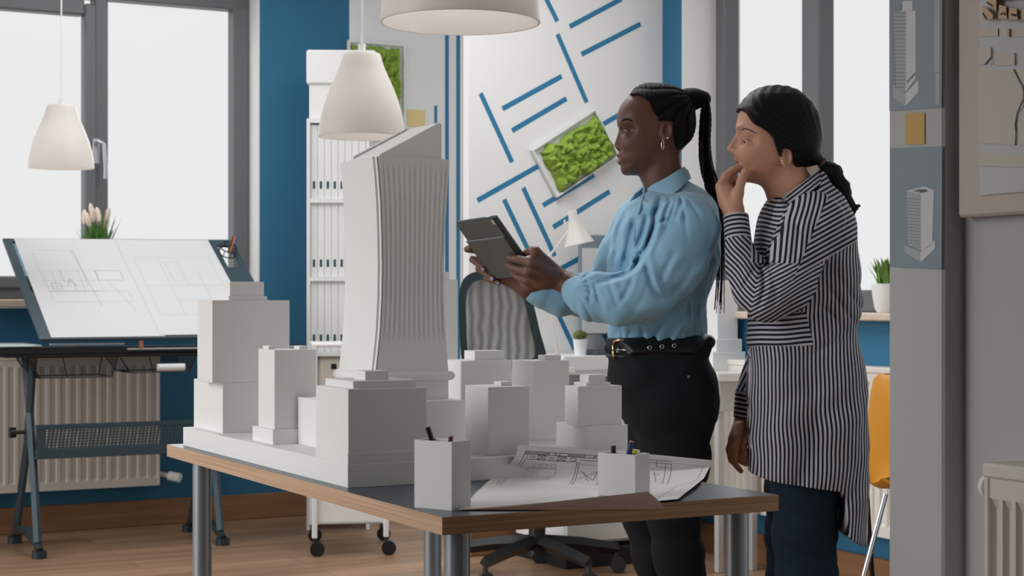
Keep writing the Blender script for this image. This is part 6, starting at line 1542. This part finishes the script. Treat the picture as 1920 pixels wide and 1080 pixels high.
# near sleeve
sv = Vol((.53, 4.06, .93), (.86, 4.40, 1.34), .0034)
sv.chain([P2(1548,402,-.095), P2(1530,415,-.135), P2(1500,470,-.165), P2(1478,535,-.185)], [.040, .070, .064, .066], .03)
sv.chain([P2(1478,535,-.185), P2(1440,560,-.185), P2(1412,540,-.165), P2(1396,500,-.140), P2(1386,462,-.112)], [.060, .056, .050, .044, .037], .02)
X = (sv.lo[0]+sv.h*np.arange(sv.n[0]))[:, None, None]; Yg = (sv.lo[1]+sv.h*np.arange(sv.n[1]))[None, :, None]; Z = (sv.lo[2]+sv.h*np.arange(sv.n[2]))[None, None, :]
Ce = P2(1424,505); a1 = np.arctan2(Z-Ce[2], X-Ce[0]); g_ = np.exp(-(((X-Ce[0])**2+(Z-Ce[2])**2)/.085**2))
Dc = 0
for pts_, w_, dp_ in (([(1424,492),(1430,515),(1428,545),(1418,580)], .005, .010), ([(1428,500),(1450,494),(1480,498)], .005, .006), ([(1420,500),(1404,520),(1390,545)], .005, .006), ([(1440,520),(1450,545),(1446,580)], .006, .004), ([(1500,420),(1492,455),(1488,490)], .006, .005), ([(1470,400),(1462,440),(1456,480)], .006, .005), ([(1372,470),(1386,490),(1396,520)], .004, .005)):
    Dc = Dc+crease(sv, pts_, Y2-.2, w_, dp_)
sv.d = (sv.d+Dc+.003*ridged(a1*5+.3)*g_+.0025*wob(X, Yg, Z, 50, .2)+.004*ridged((X+.4*Z)*60)*np.exp(-((Z-P2(0,430)[2])/.05)**2)).astype(f32)
def sl_main(V):
    px, py = pxpy(V); dx = px-1424-(py-505)*(-.22)
    return (py+.66*np.maximum(dx, 0)+.95*np.maximum(-dx, 0)+1.5*np.sin(px/11+py/19))/9.2
def sl_up(V):
    px, py = pxpy(V); return (px+.22*(py-440)+2.2*np.sin(py/21)+.0*px+260*(V[:, 1]-Y2+.16)*.35)/9.0
seam = lambda V: np.minimum(493+.02*(pxpy(V)[0]-1450)-pxpy(V)[1], pxpy(V)[0]-1408)*.01
SATT = {'stripe': sl_main, 'maskB': seam, 'stripeB': sl_up, 'maskD': lambda V: np.minimum((455-(pxpy(V)[0]-1600)*.62-pxpy(V)[1]), (pxpy(V)[0]-(1548-(pxpy(V)[1]-380)*.42)))*.01, 'stripeD': s_D, 'maskE': lambda V: -1+0*V[:, 0], 'stripeE': s_E}
field_obj('sleeve', sv, STR, ORG2, blouse2, None, SATT)
def cuff_obj(p, q, r1, r2, period, parent, nm='cuff'):
    p, q = Vector(p), Vector(q); mb = MB(); n = 14
    path = [p.lerp(q, i/n) for i in range(n+1)]; rad = [r1+(r2-r1)*i/n for i in range(n+1)]
    d_ = (q-p).normalized()
    mb.tube([c-ORG2 for c in path]+[q-ORG2, q-ORG2-d_*.02], rad+[r2-.003, r2-.003], 36, caps=False)
    o = mb.build(nm, STR, parent, True); me = o.data; co = np.zeros(len(me.vertices)*3, f32); me.vertices.foreach_get('co', co); co = co.reshape(-1, 3)
    s_ = ((co-np.array(p-ORG2))@np.array(d_))/period
    for k_ in ('stripe', 'stripeB', 'stripeD', 'stripeE'): a = me.attributes.new(k_, 'FLOAT', 'POINT'); a.data.foreach_set('value', s_.astype(f32))
    for k_ in ('maskB', 'maskD', 'maskE'): a = me.attributes.new(k_, 'FLOAT', 'POINT'); a.data.foreach_set('value', np.full(len(s_), -1, f32))
cuff_obj(P2(1384.5,458,-.108), P2(1379.5,405,-.086), .0345, .0325, .0118, blouse2)
# far sleeve and cuff
fv = Vol((.57, 4.38, .66), (.86, 4.64, 1.34), .0045)
fv.chain([P2(1530,415,.12), P2(1475,560,.15), P2(1445,640,.155), P2(1403,738,.140)], [.062, .052, .048, .036], .02)
field_obj('sleeve', fv, STR, ORG2, blouse2, None, {'stripe': lambda V: (pxpy(V)[0]+.5*pxpy(V)[1])/8.5, 'maskB': lambda V: -1+0*V[:, 0], 'maskD': lambda V: -1+0*V[:, 0], 'maskE': lambda V: -1+0*V[:, 0]})
cuff_obj(P2(1403,738,.140), P2(1394,785,.137), .036, .0275, .0118, blouse2)
# collar of the striped blouse
mb = MB()
leaf([[P2(1462,372,-.030), P2(1480,360,-.056), P2(1505,342,-.062), P2(1524,327,-.045), P2(1536,317,0), P2(1524,328,.045), P2(1500,345,.058), P2(1470,362,.05), P2(1450,372,.03)],
      [P2(1462,378,-.050), P2(1484,368,-.080), P2(1512,350,-.082), P2(1532,334,-.05), P2(1543,326,0), P2(1532,336,.05), P2(1508,354,.075), P2(1470,370,.07), P2(1447,378,.045)],
      [P2(1466,388,-.080), P2(1490,379,-.105), P2(1520,360,-.098), P2(1542,344,-.055), P2(1550,338,0), P2(1540,346,.055), P2(1512,366,.085), P2(1465,382,.085), P2(1440,388,.055)]], mb, org=ORG2)
co_ = mb.build('collar', STR, blouse2, 60); me = co_.data; V = np.zeros(len(me.vertices)*3, f32); me.vertices.foreach_get('co', V); V = V.reshape(-1, 3)+np.array(ORG2, f32)
px_, py_ = pxpy(V)
for k_, val_ in (('stripe', (py_+.78*px_)/8.6), ('maskB', px_*0-1), ('maskD', px_*0-1), ('maskE', px_*0-1)): a = me.attributes.new(k_, 'FLOAT', 'POINT'); a.data.foreach_set('value', val_.astype(f32))
mb = MB(); c = [Vector(P2(x, y, dy))-ORG2 for x, y, dy in ((1514,314,-.050), (1532,309,-.030), (1537,317,-.028), (1520,328,-.056))]; mb.hexa(c, [q+Vector((0,.003,0)) for q in c]); mb.build('collar_lining', mat('beige_lining', (.55,.45,.36), .8), co_)
for x, y in ((1471,369),):
    c = Vector(P2(x, y, -.085)); ys_ = -.092; c = Vector(P2(x, y, ys_))-ORG2; MB().cyl(c, c+Vector((0,.006,0)), .0062, n=14).build('button', mat('grey_button', (.30,.31,.33), .3), co_, 40)

# trousers and shoes
NAVYD = mat('navy_denim', (.010, .022, .038), .85, spec=.2, bump=(500, .2))
tv = Vol((.56, 4.12, .02), (.94, 4.62, .72), .0045)
tv.infl(PX(smooth_poly([(1430,800),(1437,860),(1440,905),(1455,930),(1540,935),(1575,910),(1600,860),(1605,800)], 2), Y2), Y2, .145, .09, 0)
tv.chain([P2(1515,830,-.08), P2(1512,920,-.085), P2(1508,1000,-.085), P2(1512,1080,-.085), P2(1518,1170,-.085), P2(1520,1252,-.085)], [.086, .080, .078, .075, .066, .052], .03)
tv.chain([P2(1500,830,.08), P2(1482,920,.085), P2(1478,1000,.085), P2(1480,1080,.085), P2(1486,1170,.085), P2(1490,1252,.085)], [.090, .066, .060, .060, .056, .048], .02)
X = (tv.lo[0]+tv.h*np.arange(tv.n[0]))[:, None, None]; Z = (tv.lo[2]+tv.h*np.arange(tv.n[2]))[None, None, :]; Yg = (tv.lo[1]+tv.h*np.arange(tv.n[1]))[None, :, None]
tv.d = (tv.d+.004*ridged(Z*70+X*25)*np.exp(-((Z-P2(0,1010)[2])/.12)**2)+.0012*wob(X, Yg, Z, 45)).astype(f32)
field_obj('trousers', tv, NAVYD, ORG2, person2)
for sg, ax_ in ((-1, 1520), (1, 1490)):
    c = Vector(P2(ax_, 1290, sg*.085)); x0 = c.x; sv = Vol((x0-.20, c.y-.06, -.006), (x0+.08, c.y+.06, .13), .004)
    sv.chain([(x0+.02, c.y, .045), (x0-.07, c.y, .038), (x0-.13, c.y, .030)], [.040, .040, .032], .02); sv.cone((x0, c.y, .06), (x0, c.y, .10), .042, .045, .01); sv.d[:, :, :int(.006/.004)+1] = .05
    field_obj('shoe', sv, mat('white_leather', (.6,.6,.6), .5), ORG2, person2)
